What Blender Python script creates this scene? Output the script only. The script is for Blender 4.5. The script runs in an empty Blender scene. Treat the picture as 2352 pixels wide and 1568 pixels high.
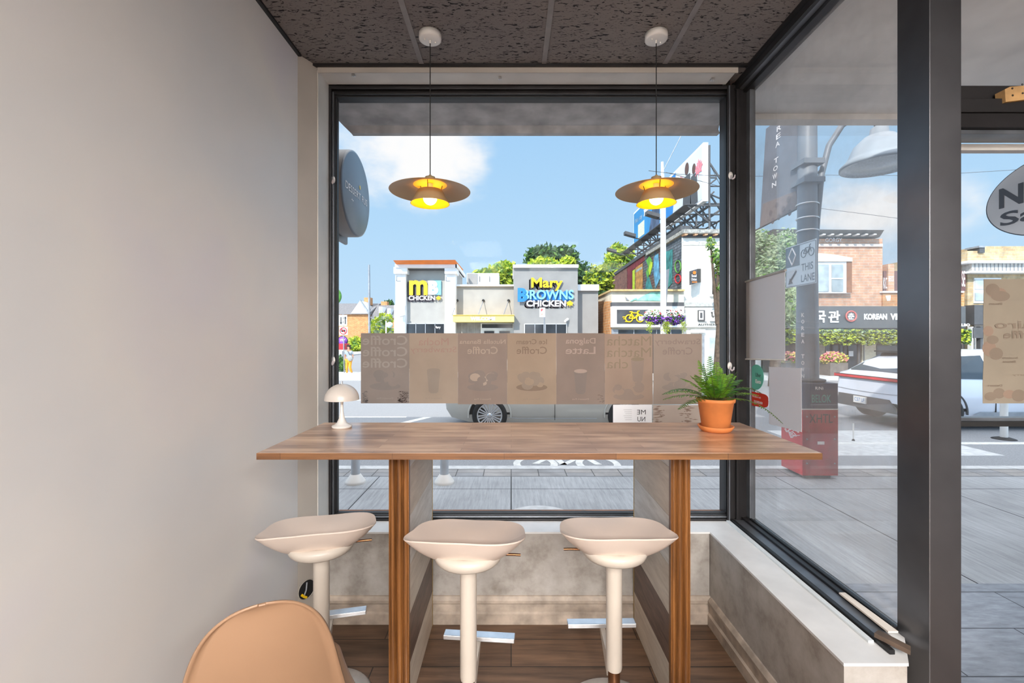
import bpy, math, random
from mathutils import Vector, Matrix

# ---------------------------------------------------------------- camera, sky, sun, exposure
scene = bpy.context.scene
COL = scene.collection
F, CX, CY, CZ = 1045.0, 1174.0, 776.0, 1.43      # focal length and principal point in the photograph's pixels, eye height

def hexl(c, k=1.0):
    if isinstance(c, (int, float)): c = (c, c, c)
    return tuple((((x / 255) / 12.92) if x / 255 <= .04045 else (((x / 255) + .055) / 1.055) ** 2.4) * k for x in c) + (1.0,)

cd = bpy.data.cameras.new('camera'); cam = bpy.data.objects.new('camera', cd); COL.objects.link(cam)
cam.location = (0, 0, CZ); cam.rotation_euler = (math.pi / 2, 0, 0)
cd.sensor_width = 36; cd.lens = F / 2352 * 36
cd.shift_x = (1176 - CX) / 2352; cd.shift_y = -(784 - CY) / 2352
cd.clip_start = .02; cd.clip_end = 500
scene.camera = cam

vs = scene.view_settings
vs.view_transform = 'Standard'; vs.look = 'None'; vs.gamma = 1; vs.use_curve_mapping = False
vs.exposure = 0.0
scene.cycles.use_denoising = True
scene.cycles.max_bounces = 10; scene.cycles.diffuse_bounces = 5; scene.cycles.glossy_bounces = 4
scene.cycles.transparent_max_bounces = 16; scene.cycles.caustics_reflective = False; scene.cycles.caustics_refractive = False
scene.cycles.sample_clamp_indirect = 6

SKY_FILL = 2.6        # boost of the unseen cloud deck added overhead to lift the shade
SUN_STRENGTH = 5.2
FILL_WATTS = 1.2  # scales the fill lights added over the room

world = bpy.data.worlds.new('sky'); scene.world = world; world.use_nodes = True
nt = world.node_tree; nt.nodes.clear()
def N(t, kind, **kw):
    n = t.nodes.new(kind)
    for k, v in kw.items():
        if k.startswith('i_'):
            n.inputs[k[2:].replace('_', ' ')].default_value = v
        else: setattr(n, k, v)
    return n
def build_sky():
    L = nt.links.new
    tc = N(nt, 'ShaderNodeTexCoord')
    sep = N(nt, 'ShaderNodeSeparateXYZ'); L(tc.outputs['Generated'], sep.inputs[0])
    ramp = N(nt, 'ShaderNodeValToRGB'); L(sep.outputs['Z'], ramp.inputs[0])
    e = ramp.color_ramp.elements
    e[0].position = 0.0; e[0].color = hexl((200, 229, 252))
    e[1].position = .5; e[1].color = hexl((160, 207, 248))
    m = e.new(.2); m.color = hexl((184, 222, 252))
    noise = N(nt, 'ShaderNodeTexNoise', i_Scale=5.0, i_Detail=7.0, i_Roughness=.56)
    mp = N(nt, 'ShaderNodeMapping'); mp.inputs['Scale'].default_value = (1, 1, 1.8); mp.inputs['Location'].default_value = (.3, .1, .4)
    L(tc.outputs['Generated'], mp.inputs[0]); L(mp.outputs[0], noise.inputs[0])
    total = None
    def blob(px, py, r, gain):
        d = Vector(((px - CX) / F, 1, (CY - py) / F)).normalized()
        sub = N(nt, 'ShaderNodeVectorMath', operation='DISTANCE'); sub.inputs[1].default_value = d
        L(tc.outputs['Generated'], sub.inputs[0])
        mr = N(nt, 'ShaderNodeMapRange'); mr.inputs['From Min'].default_value = 0; mr.inputs['From Max'].default_value = r
        mr.inputs['To Min'].default_value = gain; mr.inputs['To Max'].default_value = 0
        L(sub.outputs['Value'], mr.inputs[0]); return mr.outputs[0]
    for args in ((985, 350, .17, .80), (900, 310, .2, .62), (1060, 370, .12, .6), (1080, 400, .13, .25), (1990, 510, .16, .45), (2240, 460, .1, .4), (1180, 620, .12, .22), (830, 240, .2, .4), (2050, 620, .12, .3)):
        b = blob(*args)
        if total is None: total = b
        else:
            mx = N(nt, 'ShaderNodeMath', operation='MAXIMUM'); L(total, mx.inputs[0]); L(b, mx.inputs[1]); total = mx.outputs[0]
    up = N(nt, 'ShaderNodeMapRange'); up.inputs['From Min'].default_value = .5; up.inputs['From Max'].default_value = .75
    up.inputs['To Min'].default_value = 0; up.inputs['To Max'].default_value = .5
    L(sep.outputs['Z'], up.inputs[0])
    mx = N(nt, 'ShaderNodeMath', operation='MAXIMUM'); L(total, mx.inputs[0]); L(up.outputs[0], mx.inputs[1])
    ad = N(nt, 'ShaderNodeMath', operation='ADD'); L(mx.outputs[0], ad.inputs[0]); L(noise.outputs[0], ad.inputs[1])
    cl = N(nt, 'ShaderNodeMapRange', interpolation_type='SMOOTHSTEP'); cl.inputs['From Min'].default_value = .68; cl.inputs['From Max'].default_value = 1.05
    L(ad.outputs[0], cl.inputs[0])
    mix = N(nt, 'ShaderNodeMix', data_type='RGBA'); L(cl.outputs[0], mix.inputs['Factor']); L(ramp.outputs[0], mix.inputs[6])
    mix.inputs[7].default_value = (1.0, 1.0, 1.0, 1)
    # the unseen sky overhead and behind gets an added boost to lift the shade
    back = N(nt, 'ShaderNodeMapRange'); back.inputs['From Min'].default_value = .1; back.inputs['From Max'].default_value = -.6
    back.inputs['To Min'].default_value = 1; back.inputs['To Max'].default_value = SKY_FILL
    L(sep.outputs['Y'], back.inputs[0])
    zen = N(nt, 'ShaderNodeMapRange'); zen.inputs['From Min'].default_value = .5; zen.inputs['From Max'].default_value = .8
    zen.inputs['To Min'].default_value = 1; zen.inputs['To Max'].default_value = SKY_FILL
    L(sep.outputs['Z'], zen.inputs[0])
    m2 = N(nt, 'ShaderNodeMath', operation='MAXIMUM'); L(back.outputs[0], m2.inputs[0]); L(zen.outputs[0], m2.inputs[1])
    bg = N(nt, 'ShaderNodeBackground'); L(mix.outputs[2], bg.inputs[0]); L(m2.outputs[0], bg.inputs[1])
    out = N(nt, 'ShaderNodeOutputWorld'); L(bg.outputs[0], out.inputs[0])
build_sky()

sl = bpy.data.lights.new('sun', 'SUN'); sl.energy = SUN_STRENGTH; sl.angle = .009; sl.color = (1, .955, .87)
so = bpy.data.objects.new('sun', sl); COL.objects.link(so)
so.rotation_euler = Vector((.42, .8, -.60)).to_track_quat('-Z', 'Y').to_euler(); so.location = (-20, -30, 30)

def area(name, loc, target, sx, sy, watts, color):
    l = bpy.data.lights.new(name, 'AREA'); l.shape = 'RECTANGLE'; l.size = sx; l.size_y = sy; l.energy = watts; l.color = color
    o = bpy.data.objects.new(name, l); COL.objects.link(o); o.location = loc
    o.rotation_euler = (Vector(target) - Vector(loc)).to_track_quat('-Z', 'Y').to_euler(); return o
# fill lights added to brighten the room, unseen behind the camera; panels built with ceiling
for _y in (-1.9, -3.6):
    for _x in (-.45, .65, 1.75):
        area('added_fill_light', (_x, _y, 2.76), (_x, _y, 0), .6, 1.2, (60 if _y > -2 else 160) * FILL_WATTS, (1, .975, .95))

# ---------------------------------------------------------------- helpers
def P(px, py, D): return Vector(((px - CX) * D / F, D, CZ + (CY - py) * D / F))
def lerp(a, b, t): return a + (b - a) * t

class MB:
    def __init__(s): s.v = []; s.f = []; s.m = []; s.s = []; s.mats = []
    def mi(s, mat):
        if mat not in s.mats: s.mats.append(mat)
        return s.mats.index(mat)
    def add(s, vs_, fs_, mat, smooth=False):
        o = len(s.v); s.v += [Vector(p) for p in vs_]; k = s.mi(mat)
        for f in fs_: s.f.append([i + o for i in f]); s.m.append(k); s.s.append(smooth)
        return s
    def box(s, x0, x1, y0, y1, z0, z1, mat):
        vs_ = [(x, y, z) for z in (z0, z1) for y in (y0, y1) for x in (x0, x1)]
        return s.add(vs_, [(0, 2, 3, 1), (4, 5, 7, 6), (0, 1, 5, 4), (2, 6, 7, 3), (0, 4, 6, 2), (1, 3, 7, 5)], mat)
    def slab(s, pts, vec, mat):              # polygon swept along vec
        n = len(pts); vec = Vector(vec); a = [Vector(p) for p in pts]; b = [p + vec for p in a]
        return s.add(a + b, [list(range(n))[::-1], list(range(n, 2 * n))] + [(i, (i + 1) % n, n + (i + 1) % n, n + i) for i in range(n)], mat)
    def face(s, pts, mat): return s.add(pts, [list(range(len(pts)))], mat)
    def tube(s, pts, r, mat, n=10, caps=True, smooth=True):
        pts = [Vector(p) for p in pts]; rs = r if isinstance(r, (list, tuple)) else [r] * len(pts)
        vs_ = []; prev = None
        for i, p in enumerate(pts):
            t = (pts[min(i + 1, len(pts) - 1)] - pts[max(i - 1, 0)]).normalized()
            if prev is None: u = t.orthogonal().normalized()
            else: u = (prev - t * prev.dot(t)); u = u.normalized() if u.length > 1e-6 else t.orthogonal().normalized()
            prev = u; w = t.cross(u)
            for k in range(n):
                a = 2 * math.pi * k / n; vs_.append(p + (u * math.cos(a) + w * math.sin(a)) * rs[i])
        fs_ = [(i * n + k, i * n + (k + 1) % n, (i + 1) * n + (k + 1) % n, (i + 1) * n + k) for i in range(len(pts) - 1) for k in range(n)]
        s.add(vs_, fs_, mat, smooth)
        if caps:
            s.add(vs_[:n], [list(range(n))[::-1]], mat); s.add(vs_[-n:], [list(range(n))], mat)
        return s
    def lathe(s, prof, c, mat, n=32, smooth=True, axis='Z'):
        c = Vector(c); vs_ = []
        for r, z in prof:
            for k in range(n):
                a = 2 * math.pi * k / n; x, y = r * math.cos(a), r * math.sin(a)
                vs_.append(c + (Vector((x, y, z)) if axis == 'Z' else Vector((z, x, y)) if axis == 'X' else Vector((x, z, y))))
        fs_ = [(i * n + k, i * n + (k + 1) % n, (i + 1) * n + (k + 1) % n, (i + 1) * n + k) for i in range(len(prof) - 1) for k in range(n)]
        return s.add(vs_, fs_, mat, smooth)
    def ball(s, c, r, mat, n=14, sc=(1, 1, 1)):
        c = Vector(c); vs_ = []; m = max(5, n // 2 + 1)
        for i in range(m + 1):
            a = math.pi * i / m
            for k in range(n):
                b = 2 * math.pi * k / n
                vs_.append(c + Vector((math.sin(a) * math.cos(b) * sc[0], math.sin(a) * math.sin(b) * sc[1], math.cos(a) * sc[2])) * r)
        return s.add(vs_, [(i * n + k, (i + 1) * n + k, (i + 1) * n + (k + 1) % n, i * n + (k + 1) % n) for i in range(m) for k in range(n)], mat, True)
    def grid(s, fn, nu, nv, mat, th=0.0, smooth=True, closed=False):      # fn(u,v)->Vector, optional thickness
        pts = [Vector(fn(i / nu, j / nv)) for j in range(nv + 1) for i in range(nu + 1)]
        W = nu + 1
        fs_ = [(j * W + i, j * W + i + 1, (j + 1) * W + i + 1, (j + 1) * W + i) for j in range(nv) for i in range(nu)]
        if th:
            nrm = []
            for j in range(nv + 1):
                for i in range(nu + 1):
                    a = pts[j * W + min(i + 1, nu)] - pts[j * W + max(i - 1, 0)]
                    b = pts[min(j + 1, nv) * W + i] - pts[max(j - 1, 0) * W + i]
                    c = a.cross(b); nrm.append(c.normalized() if c.length > 1e-12 else Vector((0, 0, 1)))
            q = [p - n_ * th for p, n_ in zip(pts, nrm)]; o = len(pts)
            edge = [(j * W, (j + 1) * W) for j in range(nv)] + [((j + 1) * W + nu, j * W + nu) for j in range(nv)] + [(i + 1, i) for i in range(nu)] + [(nv * W + i, nv * W + i + 1) for i in range(nu)]
            fs_ = fs_ + [tuple(x + o for x in f[::-1]) for f in fs_] + [(a, b, b + o, a + o) for a, b in edge]
            pts = pts + q
        return s.add(pts, fs_, mat, smooth)
    def text(s, body, c, W, H, U, V, mat, depth=.0, mirror=False, bold=.0, keep=False):
        vs_, fs_ = glyphs(body, bold); xs = [p[0] for p in vs_]; ys = [p[1] for p in vs_]
        x0, x1, y0, y1 = min(xs), max(xs), min(ys), max(ys)
        sx = W / (x1 - x0) if W else H / (y1 - y0); sy = H / (y1 - y0) if H else sx
        U = Vector(U).normalized(); V = Vector(V).normalized(); Nn = U.cross(V); c = Vector(c)
        q = [c + U * ((p[0] - (x0 + x1) / 2) * sx * (-1 if mirror else 1)) + V * ((p[1] - (y0 + y1) / 2) * sy) for p in vs_]
        if depth:
            o = len(q); cnt = {}
            for f in fs_:
                for a, b in zip(f, f[1:] + f[:1]): cnt[(min(a, b), max(a, b))] = cnt.get((min(a, b), max(a, b)), 0) + 1
            side = [(a, b, b + o, a + o) for (a, b), k in cnt.items() if k == 1]
            s.add([p + Nn * depth for p in q] + q, fs_ + side, mat)
        else: s.add(q, fs_, mat)
        return s
    def build(s, name, parent=None, origin=None, bevel=0, sub=0, label=None):
        me = bpy.data.meshes.new(name)
        if origin is None: origin = parent['_o'] if parent is not None and '_o' in parent else (0, 0, 0)
        off = Vector(origin)
        me.from_pydata([tuple(p - off) for p in s.v], [], s.f); me.update()
        for m in s.mats: me.materials.append(m)
        me.polygons.foreach_set('material_index', s.m); me.polygons.foreach_set('use_smooth', s.s); me.update()
        o = bpy.data.objects.new(name, me); COL.objects.link(o)
        if parent is not None: o.parent = parent; o['_o'] = tuple(off)
        else: o.location = off; o['_o'] = tuple(off)
        if bevel:
            b = o.modifiers.new('bevel', 'BEVEL'); b.width = bevel; b.segments = 2; b.limit_method = 'ANGLE'
        if sub:
            b = o.modifiers.new('sub', 'SUBSURF'); b.levels = sub; b.render_levels = sub
        if label: o['label'] = label
        return o

_gc = {}
def glyphs(body, bold=0.0):
    key = (body, bold)
    if key not in _gc:
        cu = bpy.data.curves.new('t', 'FONT'); cu.body = body; cu.size = 1; cu.offset = bold; cu.resolution_u = 3; cu.space_line = .85
        ob = bpy.data.objects.new('t', cu); me = bpy.data.meshes.new_from_object(ob)
        _gc[key] = ([tuple(v.co) for v in me.vertices], [list(p.vertices) for p in me.polygons])
        bpy.data.meshes.remove(me); bpy.data.objects.remove(ob); bpy.data.curves.remove(cu)
        if not _gc[key][0]: _gc[key] = ([(0, 0, 0), (1, 0, 0), (1, 1, 0), (0, 1, 0)], [[0, 1, 2, 3]])
    return _gc[key]

def tag(o, label, cat, group=None, kind=None):
    o['label'] = label; o['category'] = cat
    if group: o['group'] = group
    if kind: o['kind'] = kind
    return o
def thing(name, label, cat, origin=(0, 0, 0), group=None, rz=0):
    o = bpy.data.objects.new(name, None); COL.objects.link(o); o.location = origin; o.rotation_euler = (0, 0, rz)
    o.empty_display_size = .1; o['_o'] = tuple(origin); return tag(o, label, cat, group)
def struct(mb, name, parent=None, bevel=0):
    o = mb.build(name, parent, bevel=bevel)
    if parent is None: o['kind'] = 'structure'
    return o
def copy_tree(o, parent=None):
    c = o.copy(); COL.objects.link(c); c.parent = parent
    for ch in [x for x in bpy.data.objects if x.parent == o]: copy_tree(ch, c)
    return c

# ---------------------------------------------------------------- materials
def base(name):
    m = bpy.data.materials.new(name); m.use_nodes = True; t = m.node_tree
    return m, t, t.nodes['Principled BSDF'], t.links.new
def pos(t, scale=(1, 1, 1), rot=(0, 0, 0), obj=False):
    mp = N(t, 'ShaderNodeMapping'); mp.inputs['Scale'].default_value = scale; mp.inputs['Rotation'].default_value = rot
    if obj: g = N(t, 'ShaderNodeTexCoord'); t.links.new(g.outputs['Object'], mp.inputs[0])
    else: g = N(t, 'ShaderNodeNewGeometry'); t.links.new(g.outputs['Position'], mp.inputs[0])
    return mp.outputs[0]
def ramp(t, fac, stops, interp='LINEAR'):
    r = N(t, 'ShaderNodeValToRGB'); r.color_ramp.interpolation = interp; e = r.color_ramp.elements
    e[0].position = stops[0][0]; e[0].color = hexl(stops[0][1]); e[1].position = stops[-1][0]; e[1].color = hexl(stops[-1][1])
    for p_, c in stops[1:-1]: k = e.new(p_); k.color = hexl(c)
    t.links.new(fac, r.inputs[0]); return r.outputs[0]
def mixc(t, fac, a, b, mode='MIX'):
    m = N(t, 'ShaderNodeMix', data_type='RGBA', blend_type=mode)
    if isinstance(fac, (int, float)): m.inputs['Factor'].default_value = fac
    else: t.links.new(fac, m.inputs['Factor'])
    for k, x in ((6, a), (7, b)):
        if isinstance(x, tuple): m.inputs[k].default_value = x
        else: t.links.new(x, m.inputs[k])
    return m.outputs[2]
def bump(t, b, h, strength, dist=.01):
    n = N(t, 'ShaderNodeBump'); n.inputs['Strength'].default_value = strength; n.inputs['Distance'].default_value = dist
    t.links.new(h, n.inputs['Height']); t.links.new(n.outputs[0], b.inputs['Normal'])
def M(name, c, rough=.6, var=.08, scale=8, metal=0, bmp=0, stretch=(1, 1, 1), coat=0, spec=.5, obj=False, trans=0):
    m, t, b, L = base(name)
    v = pos(t, stretch, obj=obj); nz = N(t, 'ShaderNodeTexNoise', i_Scale=scale, i_Detail=4.0); L(v, nz.inputs[0])
    lo = tuple(max(0, x * (1 - var)) for x in c); hi = tuple(min(255, x * (1 + var * .7)) for x in c)
    L(ramp(t, nz.outputs[0], [(.3, lo), (.7, hi)]), b.inputs['Base Color'])
    b.inputs['Roughness'].default_value = rough; b.inputs['Metallic'].default_value = metal
    b.inputs['Coat Weight'].default_value = coat; b.inputs['Specular IOR Level'].default_value = spec
    if bmp: bump(t, b, nz.outputs[0], bmp)
    if trans:
        tr = N(t, 'ShaderNodeBsdfTranslucent'); tr.inputs[0].default_value = hexl(c)
        mx = N(t, 'ShaderNodeMixShader'); mx.inputs[0].default_value = trans
        L(b.outputs[0], mx.inputs[1]); L(tr.outputs[0], mx.inputs[2]); L(mx.outputs[0], t.nodes['Material Output'].inputs[0])
    return m
def emit(name, c, k):
    m, t, b, L = base(name); b.inputs['Base Color'].default_value = hexl(c)
    b.inputs['Emission Color'].default_value = hexl(c); b.inputs['Emission Strength'].default_value = k; return m
def glass_mat(name, haze=.03, tint=(1, 1, 1), refl=1.0, rough=0.0, hz=.55, dirt=0.0):
    m = bpy.data.materials.new(name); m.use_nodes = True; t = m.node_tree; t.nodes.clear(); L = t.links.new
    tr = N(t, 'ShaderNodeBsdfTransparent'); tr.inputs[0].default_value = (*tint, 1)
    gl = N(t, 'ShaderNodeBsdfGlossy'); gl.inputs['Roughness'].default_value = rough
    df = N(t, 'ShaderNodeBsdfDiffuse'); df.inputs[0].default_value = (hz, hz, hz, 1)
    fr = N(t, 'ShaderNodeFresnel'); ge = N(t, 'ShaderNodeNewGeometry'); io = N(t, 'ShaderNodeMapRange'); io.inputs['To Min'].default_value = 1.45; io.inputs['To Max'].default_value = 1 / 1.45; L(ge.outputs['Backfacing'], io.inputs[0]); L(io.outputs[0], fr.inputs[0]); mu = N(t, 'ShaderNodeMath', operation='MULTIPLY'); mu.inputs[1].default_value = refl
    L(fr.outputs[0], mu.inputs[0])
    a = N(t, 'ShaderNodeMixShader'); L(mu.outputs[0], a.inputs[0]); L(tr.outputs[0], a.inputs[1]); L(gl.outputs[0], a.inputs[2])
    b = N(t, 'ShaderNodeMixShader'); b.inputs[0].default_value = haze
    if dirt:
        nz = N(t, 'ShaderNodeTexNoise', i_Scale=3.0, i_Detail=8.0, i_Roughness=.7); L(pos(t), nz.inputs[0])
        mr = N(t, 'ShaderNodeMapRange'); mr.inputs['From Min'].default_value = .4; mr.inputs['From Max'].default_value = .75
        mr.inputs['To Min'].default_value = haze; mr.inputs['To Max'].default_value = haze + dirt; L(nz.outputs[0], mr.inputs[0]); L(mr.outputs[0], b.inputs[0])
    L(a.outputs[0], b.inputs[1]); L(df.outputs[0], b.inputs[2])
    o = N(t, 'ShaderNodeOutputMaterial'); L(b.outputs[0], o.inputs[0]); return m
def brick_vec(t, plane='xz'):
    g = N(t, 'ShaderNodeNewGeometry'); s = N(t, 'ShaderNodeSeparateXYZ'); t.links.new(g.outputs['Position'], s.inputs[0])
    c = N(t, 'ShaderNodeCombineXYZ')
    if plane == 'xz':
        a = N(t, 'ShaderNodeMath', operation='ADD'); t.links.new(s.outputs[0], a.inputs[0]); t.links.new(s.outputs[1], a.inputs[1])
        t.links.new(a.outputs[0], c.inputs[0]); t.links.new(s.outputs[2], c.inputs[1])
    elif plane == 'xy': t.links.new(s.outputs[0], c.inputs[0]); t.links.new(s.outputs[1], c.inputs[1])
    elif plane == 'yz': t.links.new(s.outputs[1], c.inputs[0]); t.links.new(s.outputs[2], c.inputs[1])
    return c.outputs[0]
def brick(name, c1, c2, mortar, w=.25, h=.075, ms=.008, plane='xz', rough=.85, noise=.25, off=.5, bmp=.3, grain=None, coat=0):
    m, t, b, L = base(name); v = brick_vec(t, plane)
    br = N(t, 'ShaderNodeTexBrick', offset=off); L(v, br.inputs[0])
    br.inputs['Scale'].default_value = 1; br.inputs['Brick Width'].default_value = w; br.inputs['Row Height'].default_value = h
    br.inputs['Mortar Size'].default_value = ms; br.inputs['Mortar Smooth'].default_value = .1; br.inputs['Bias'].default_value = 0
    br.inputs['Color1'].default_value = hexl(c1); br.inputs['Color2'].default_value = hexl(c2); br.inputs['Mortar'].default_value = hexl(mortar)
    nz = N(t, 'ShaderNodeTexNoise', i_Scale=(3.0 if grain is None else 1.0), i_Detail=8.0, i_Roughness=.65)
    L(pos(t, grain or (1, 1, 1)), nz.inputs[0])
    col = mixc(t, 1.0, br.outputs[0], ramp(t, nz.outputs[0], [(.3, (255 * (1 - noise),) * 3), (.7, (255, 255, 255))]), 'MULTIPLY')
    L(col, b.inputs['Base Color']); b.inputs['Roughness'].default_value = rough; b.inputs['Coat Weight'].default_value = coat
    if bmp:
        inv = N(t, 'ShaderNodeMath', operation='SUBTRACT'); inv.inputs[0].default_value = 1; L(br.outputs['Fac'], inv.inputs[1]); bump(t, b, inv.outputs[0], bmp, .005)
    return m

def wall_mat():
    m, t, b, L = base('painted_wall')
    n1 = N(t, 'ShaderNodeTexNoise', i_Scale=1.4, i_Detail=3.0); L(pos(t), n1.inputs[0])
    c = ramp(t, n1.outputs[0], [(.3, (220, 221, 222)), (.55, (230, 228, 225)), (.75, (224, 221, 226))])
    n2 = N(t, 'ShaderNodeTexNoise', i_Scale=22.0, i_Detail=6.0, i_Roughness=.7); L(pos(t), n2.inputs[0])
    L(mixc(t, ramp(t, n2.outputs[0], [(.70, (0, 0, 0)), (.78, (70, 70, 70))]), c, hexl((150, 140, 130))), b.inputs['Base Color'])
    b.inputs['Roughness'].default_value = .45
    bump(t, b, n1.outputs[0], .25, .02); return m
WALL = wall_mat()
def knee_mat():
    m, t, b, L = base('scuffed_wall_paint')
    n1 = N(t, 'ShaderNodeTexNoise', i_Scale=7.0, i_Detail=9.0, i_Roughness=.68); L(pos(t), n1.inputs[0])
    L(ramp(t, n1.outputs[0], [(.3, (130, 122, 113)), (.5, (166, 160, 153)), (.7, (182, 178, 173))]), b.inputs['Base Color'])
    b.inputs['Roughness'].default_value = .55; return m
KNEE = knee_mat()
TRIMW = M('white_trim_paint', (214, 211, 205), .45, .06, 4)
SILLW = M('white_sill_paint', (225, 225, 224), .35, .06, 5)
GREYSTRIP = M('greige_trim_paint', (176, 169, 160), .5, .05, 3)
FRAME = M('dark_bronze_aluminium', (40, 38, 39), .38, .25, 5, metal=.3)
FRAME_L = M('worn_aluminium_track', (116, 120, 126), .35, .18, 6, metal=.6)
COLUMN = M('dark_steel_cladding', (112, 112, 115), .42, .15, 2.5, metal=1)
BLACKF = M('black_header_paint', (22, 20, 21), .5, .2, 6)
GASKET = M('black_gasket', (14, 14, 16), .5, .1, 9)
GLASS = glass_mat('window_glass', haze=.006, refl=.03)
GLASS_SIDE = glass_mat('side_window_glass', haze=.075, refl=1.1, dirt=.12, hz=.85)  # pale diffuse veil stands in for reflected room light, with patchy dirt
GLASS_DOOR = glass_mat('door_glass', haze=.01, refl=.08)
FLOORW = brick('floor_planks', (128, 98, 76), (104, 78, 60), (58, 44, 36), w=1.2, h=.18, ms=.003, plane='xy', rough=.42, noise=.45, grain=(2.2, 26, 1), bmp=.15)
DARKVOID = M('dark_void', (18, 17, 17), .9, .1, 5)

def ceil_mat():
    m, t, b, L = base('fissured_ceiling_tile')
    v = pos(t, (30, 92, 1)); wn = N(t, 'ShaderNodeTexNoise', i_Scale=.9, i_Detail=2.0); L(v, wn.inputs[0])
    w = mixc(t, .35, v, wn.outputs[1], 'ADD')
    a = N(t, 'ShaderNodeTexNoise', i_Scale=1.0, i_Detail=1.5, i_Distortion=1.2); L(v, a.inputs[0])
    b2 = N(t, 'ShaderNodeTexNoise', i_Scale=2.4, i_Detail=1.0, i_Distortion=1.0); L(v, b2.inputs[0])
    fa = ramp(t, a.outputs[0], [(.36, (255, 255, 255)), (.405, (0, 0, 0))]); fb = ramp(t, b2.outputs[0], [(.30, (190, 190, 190)), (.37, (0, 0, 0))])
    holes = mixc(t, 1.0, fa, fb, 'LIGHTEN')
    n3 = N(t, 'ShaderNodeTexNoise', i_Scale=1.6, i_Detail=4.0); L(pos(t), n3.inputs[0])
    basec = ramp(t, n3.outputs[0], [(.3, (110, 103, 101)), (.7, (124, 117, 112))])
    L(mixc(t, holes, basec, hexl((16, 14, 15))), b.inputs['Base Color']); b.inputs['Roughness'].default_value = .85
    inv = N(t, 'ShaderNodeInvert'); L(holes, inv.inputs[1]); bump(t, b, inv.outputs[0], .5, .004); return m
CEIL = ceil_mat()
CEILBAR = M('grey_grid_bar', (124, 118, 116), .5, .08, 10)

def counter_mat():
    m, t, b, L = base('acacia_block_sheen_tone'); v = brick_vec(t, 'xy')
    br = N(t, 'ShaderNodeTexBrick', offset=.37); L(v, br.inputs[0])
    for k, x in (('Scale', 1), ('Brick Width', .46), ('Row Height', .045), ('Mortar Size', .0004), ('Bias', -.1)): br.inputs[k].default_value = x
    br.inputs['Color1'].default_value = hexl((236, 196, 160)); br.inputs['Color2'].default_value = hexl((196, 154, 122)); br.inputs['Mortar'].default_value = hexl((100, 70, 50))  # top wood lightened to put the daylight sheen into its colour
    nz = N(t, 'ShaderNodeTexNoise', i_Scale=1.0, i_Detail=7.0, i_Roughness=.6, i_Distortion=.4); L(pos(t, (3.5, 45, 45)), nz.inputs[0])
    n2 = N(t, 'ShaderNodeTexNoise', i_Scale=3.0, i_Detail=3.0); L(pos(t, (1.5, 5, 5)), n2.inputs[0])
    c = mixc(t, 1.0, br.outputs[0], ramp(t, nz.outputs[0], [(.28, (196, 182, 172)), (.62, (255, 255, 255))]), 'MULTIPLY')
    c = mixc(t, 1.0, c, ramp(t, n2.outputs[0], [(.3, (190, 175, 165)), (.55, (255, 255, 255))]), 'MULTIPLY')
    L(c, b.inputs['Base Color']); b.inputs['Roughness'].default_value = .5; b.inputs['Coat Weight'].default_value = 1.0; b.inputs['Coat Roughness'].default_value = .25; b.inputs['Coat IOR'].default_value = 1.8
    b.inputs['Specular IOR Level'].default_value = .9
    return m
COUNTER = counter_mat(); COUNTER_EDGE = brick('finger_jointed_edge_no_sheen', (150, 104, 62), (112, 72, 44), (90, 58, 36), w=.37, h=.2, ms=.0008, plane='xz', rough=.4, noise=.35, grain=(3, 1, 60), bmp=0)  # edge is the same counter wood, kept brown without the sheen lightening
def grain_mat(name, c1, c2, stretch, scale=1.0, rough=.5, obj=False):
    m, t, b, L = base(name)
    nz = N(t, 'ShaderNodeTexNoise', i_Scale=scale, i_Detail=8.0, i_Roughness=.62, i_Distortion=.5); L(pos(t, stretch, obj=obj), nz.inputs[0])
    L(ramp(t, nz.outputs[0], [(.3, c1), (.68, c2)]), b.inputs['Base Color']); b.inputs['Roughness'].default_value = rough
    bump(t, b, nz.outputs[0], .15, .003); return m
POSTW = grain_mat('stained_fluted_wood', (70, 42, 20), (142, 92, 46), (60, 60, 2.0), 1, .38)
PL_LIGHT = grain_mat('pale_laminate_plank', (186, 180, 172), (216, 212, 206), (1, 6, 40), 1, .5)
PL_MID = grain_mat('greige_laminate_plank', (172, 158, 142), (200, 188, 172), (1, 6, 40), 1, .5)
PL_DARK = grain_mat('dark_laminate_plank', (66, 50, 42), (112, 90, 78), (1, 6, 40), 1, .5)
BRASS = M('brass_edge_strip', (190, 160, 90), .3, .08, 10, metal=.9)
CHROME = M('brushed_chrome', (225, 226, 228), .38, .05, 20, metal=1)
BRONZE = M('bronze_tube', (128, 88, 60), .25, .1, 10, metal=.8)
STOOLW = M('cream_moulded_plastic', (216, 200, 188), .42, .02, 5, obj=True)
STOOLU = M('cream_satin_steel', (200, 190, 178), .4, .02, 5, obj=True)
CHAIRM = M('peach_cream_plastic', (152, 120, 94), .38, .03, 4, obj=True)
BLACKM = M('black_rubber', (22, 22, 22), .6, .1, 8)
WHITEP = M('white_plastic', (228, 225, 220), .35, .03, 8)
TERRA = M('terracotta', (206, 124, 66), .7, .07, 14)
SOIL = M('dark_soil', (40, 30, 24), .95, .3, 60, bmp=.5)
FERN1 = M('fern_leaf_green', (112, 160, 40), .45, .2, 30, trans=.35)
FERN2 = M('fern_leaf_deep_green', (64, 112, 34), .45, .2, 30, trans=.25)
STEM = M('fern_stem', (70, 74, 30), .6, .15, 20)
SIDEWALK = None
ASPH = M('asphalt', (142, 143, 146), .9, .12, 60, bmp=.2)
WHITELINE = M('road_paint', (215, 214, 210), .8, .1, 14)
CURB = M('concrete_curb', (200, 200, 200), .85, .08, 10)
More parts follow.
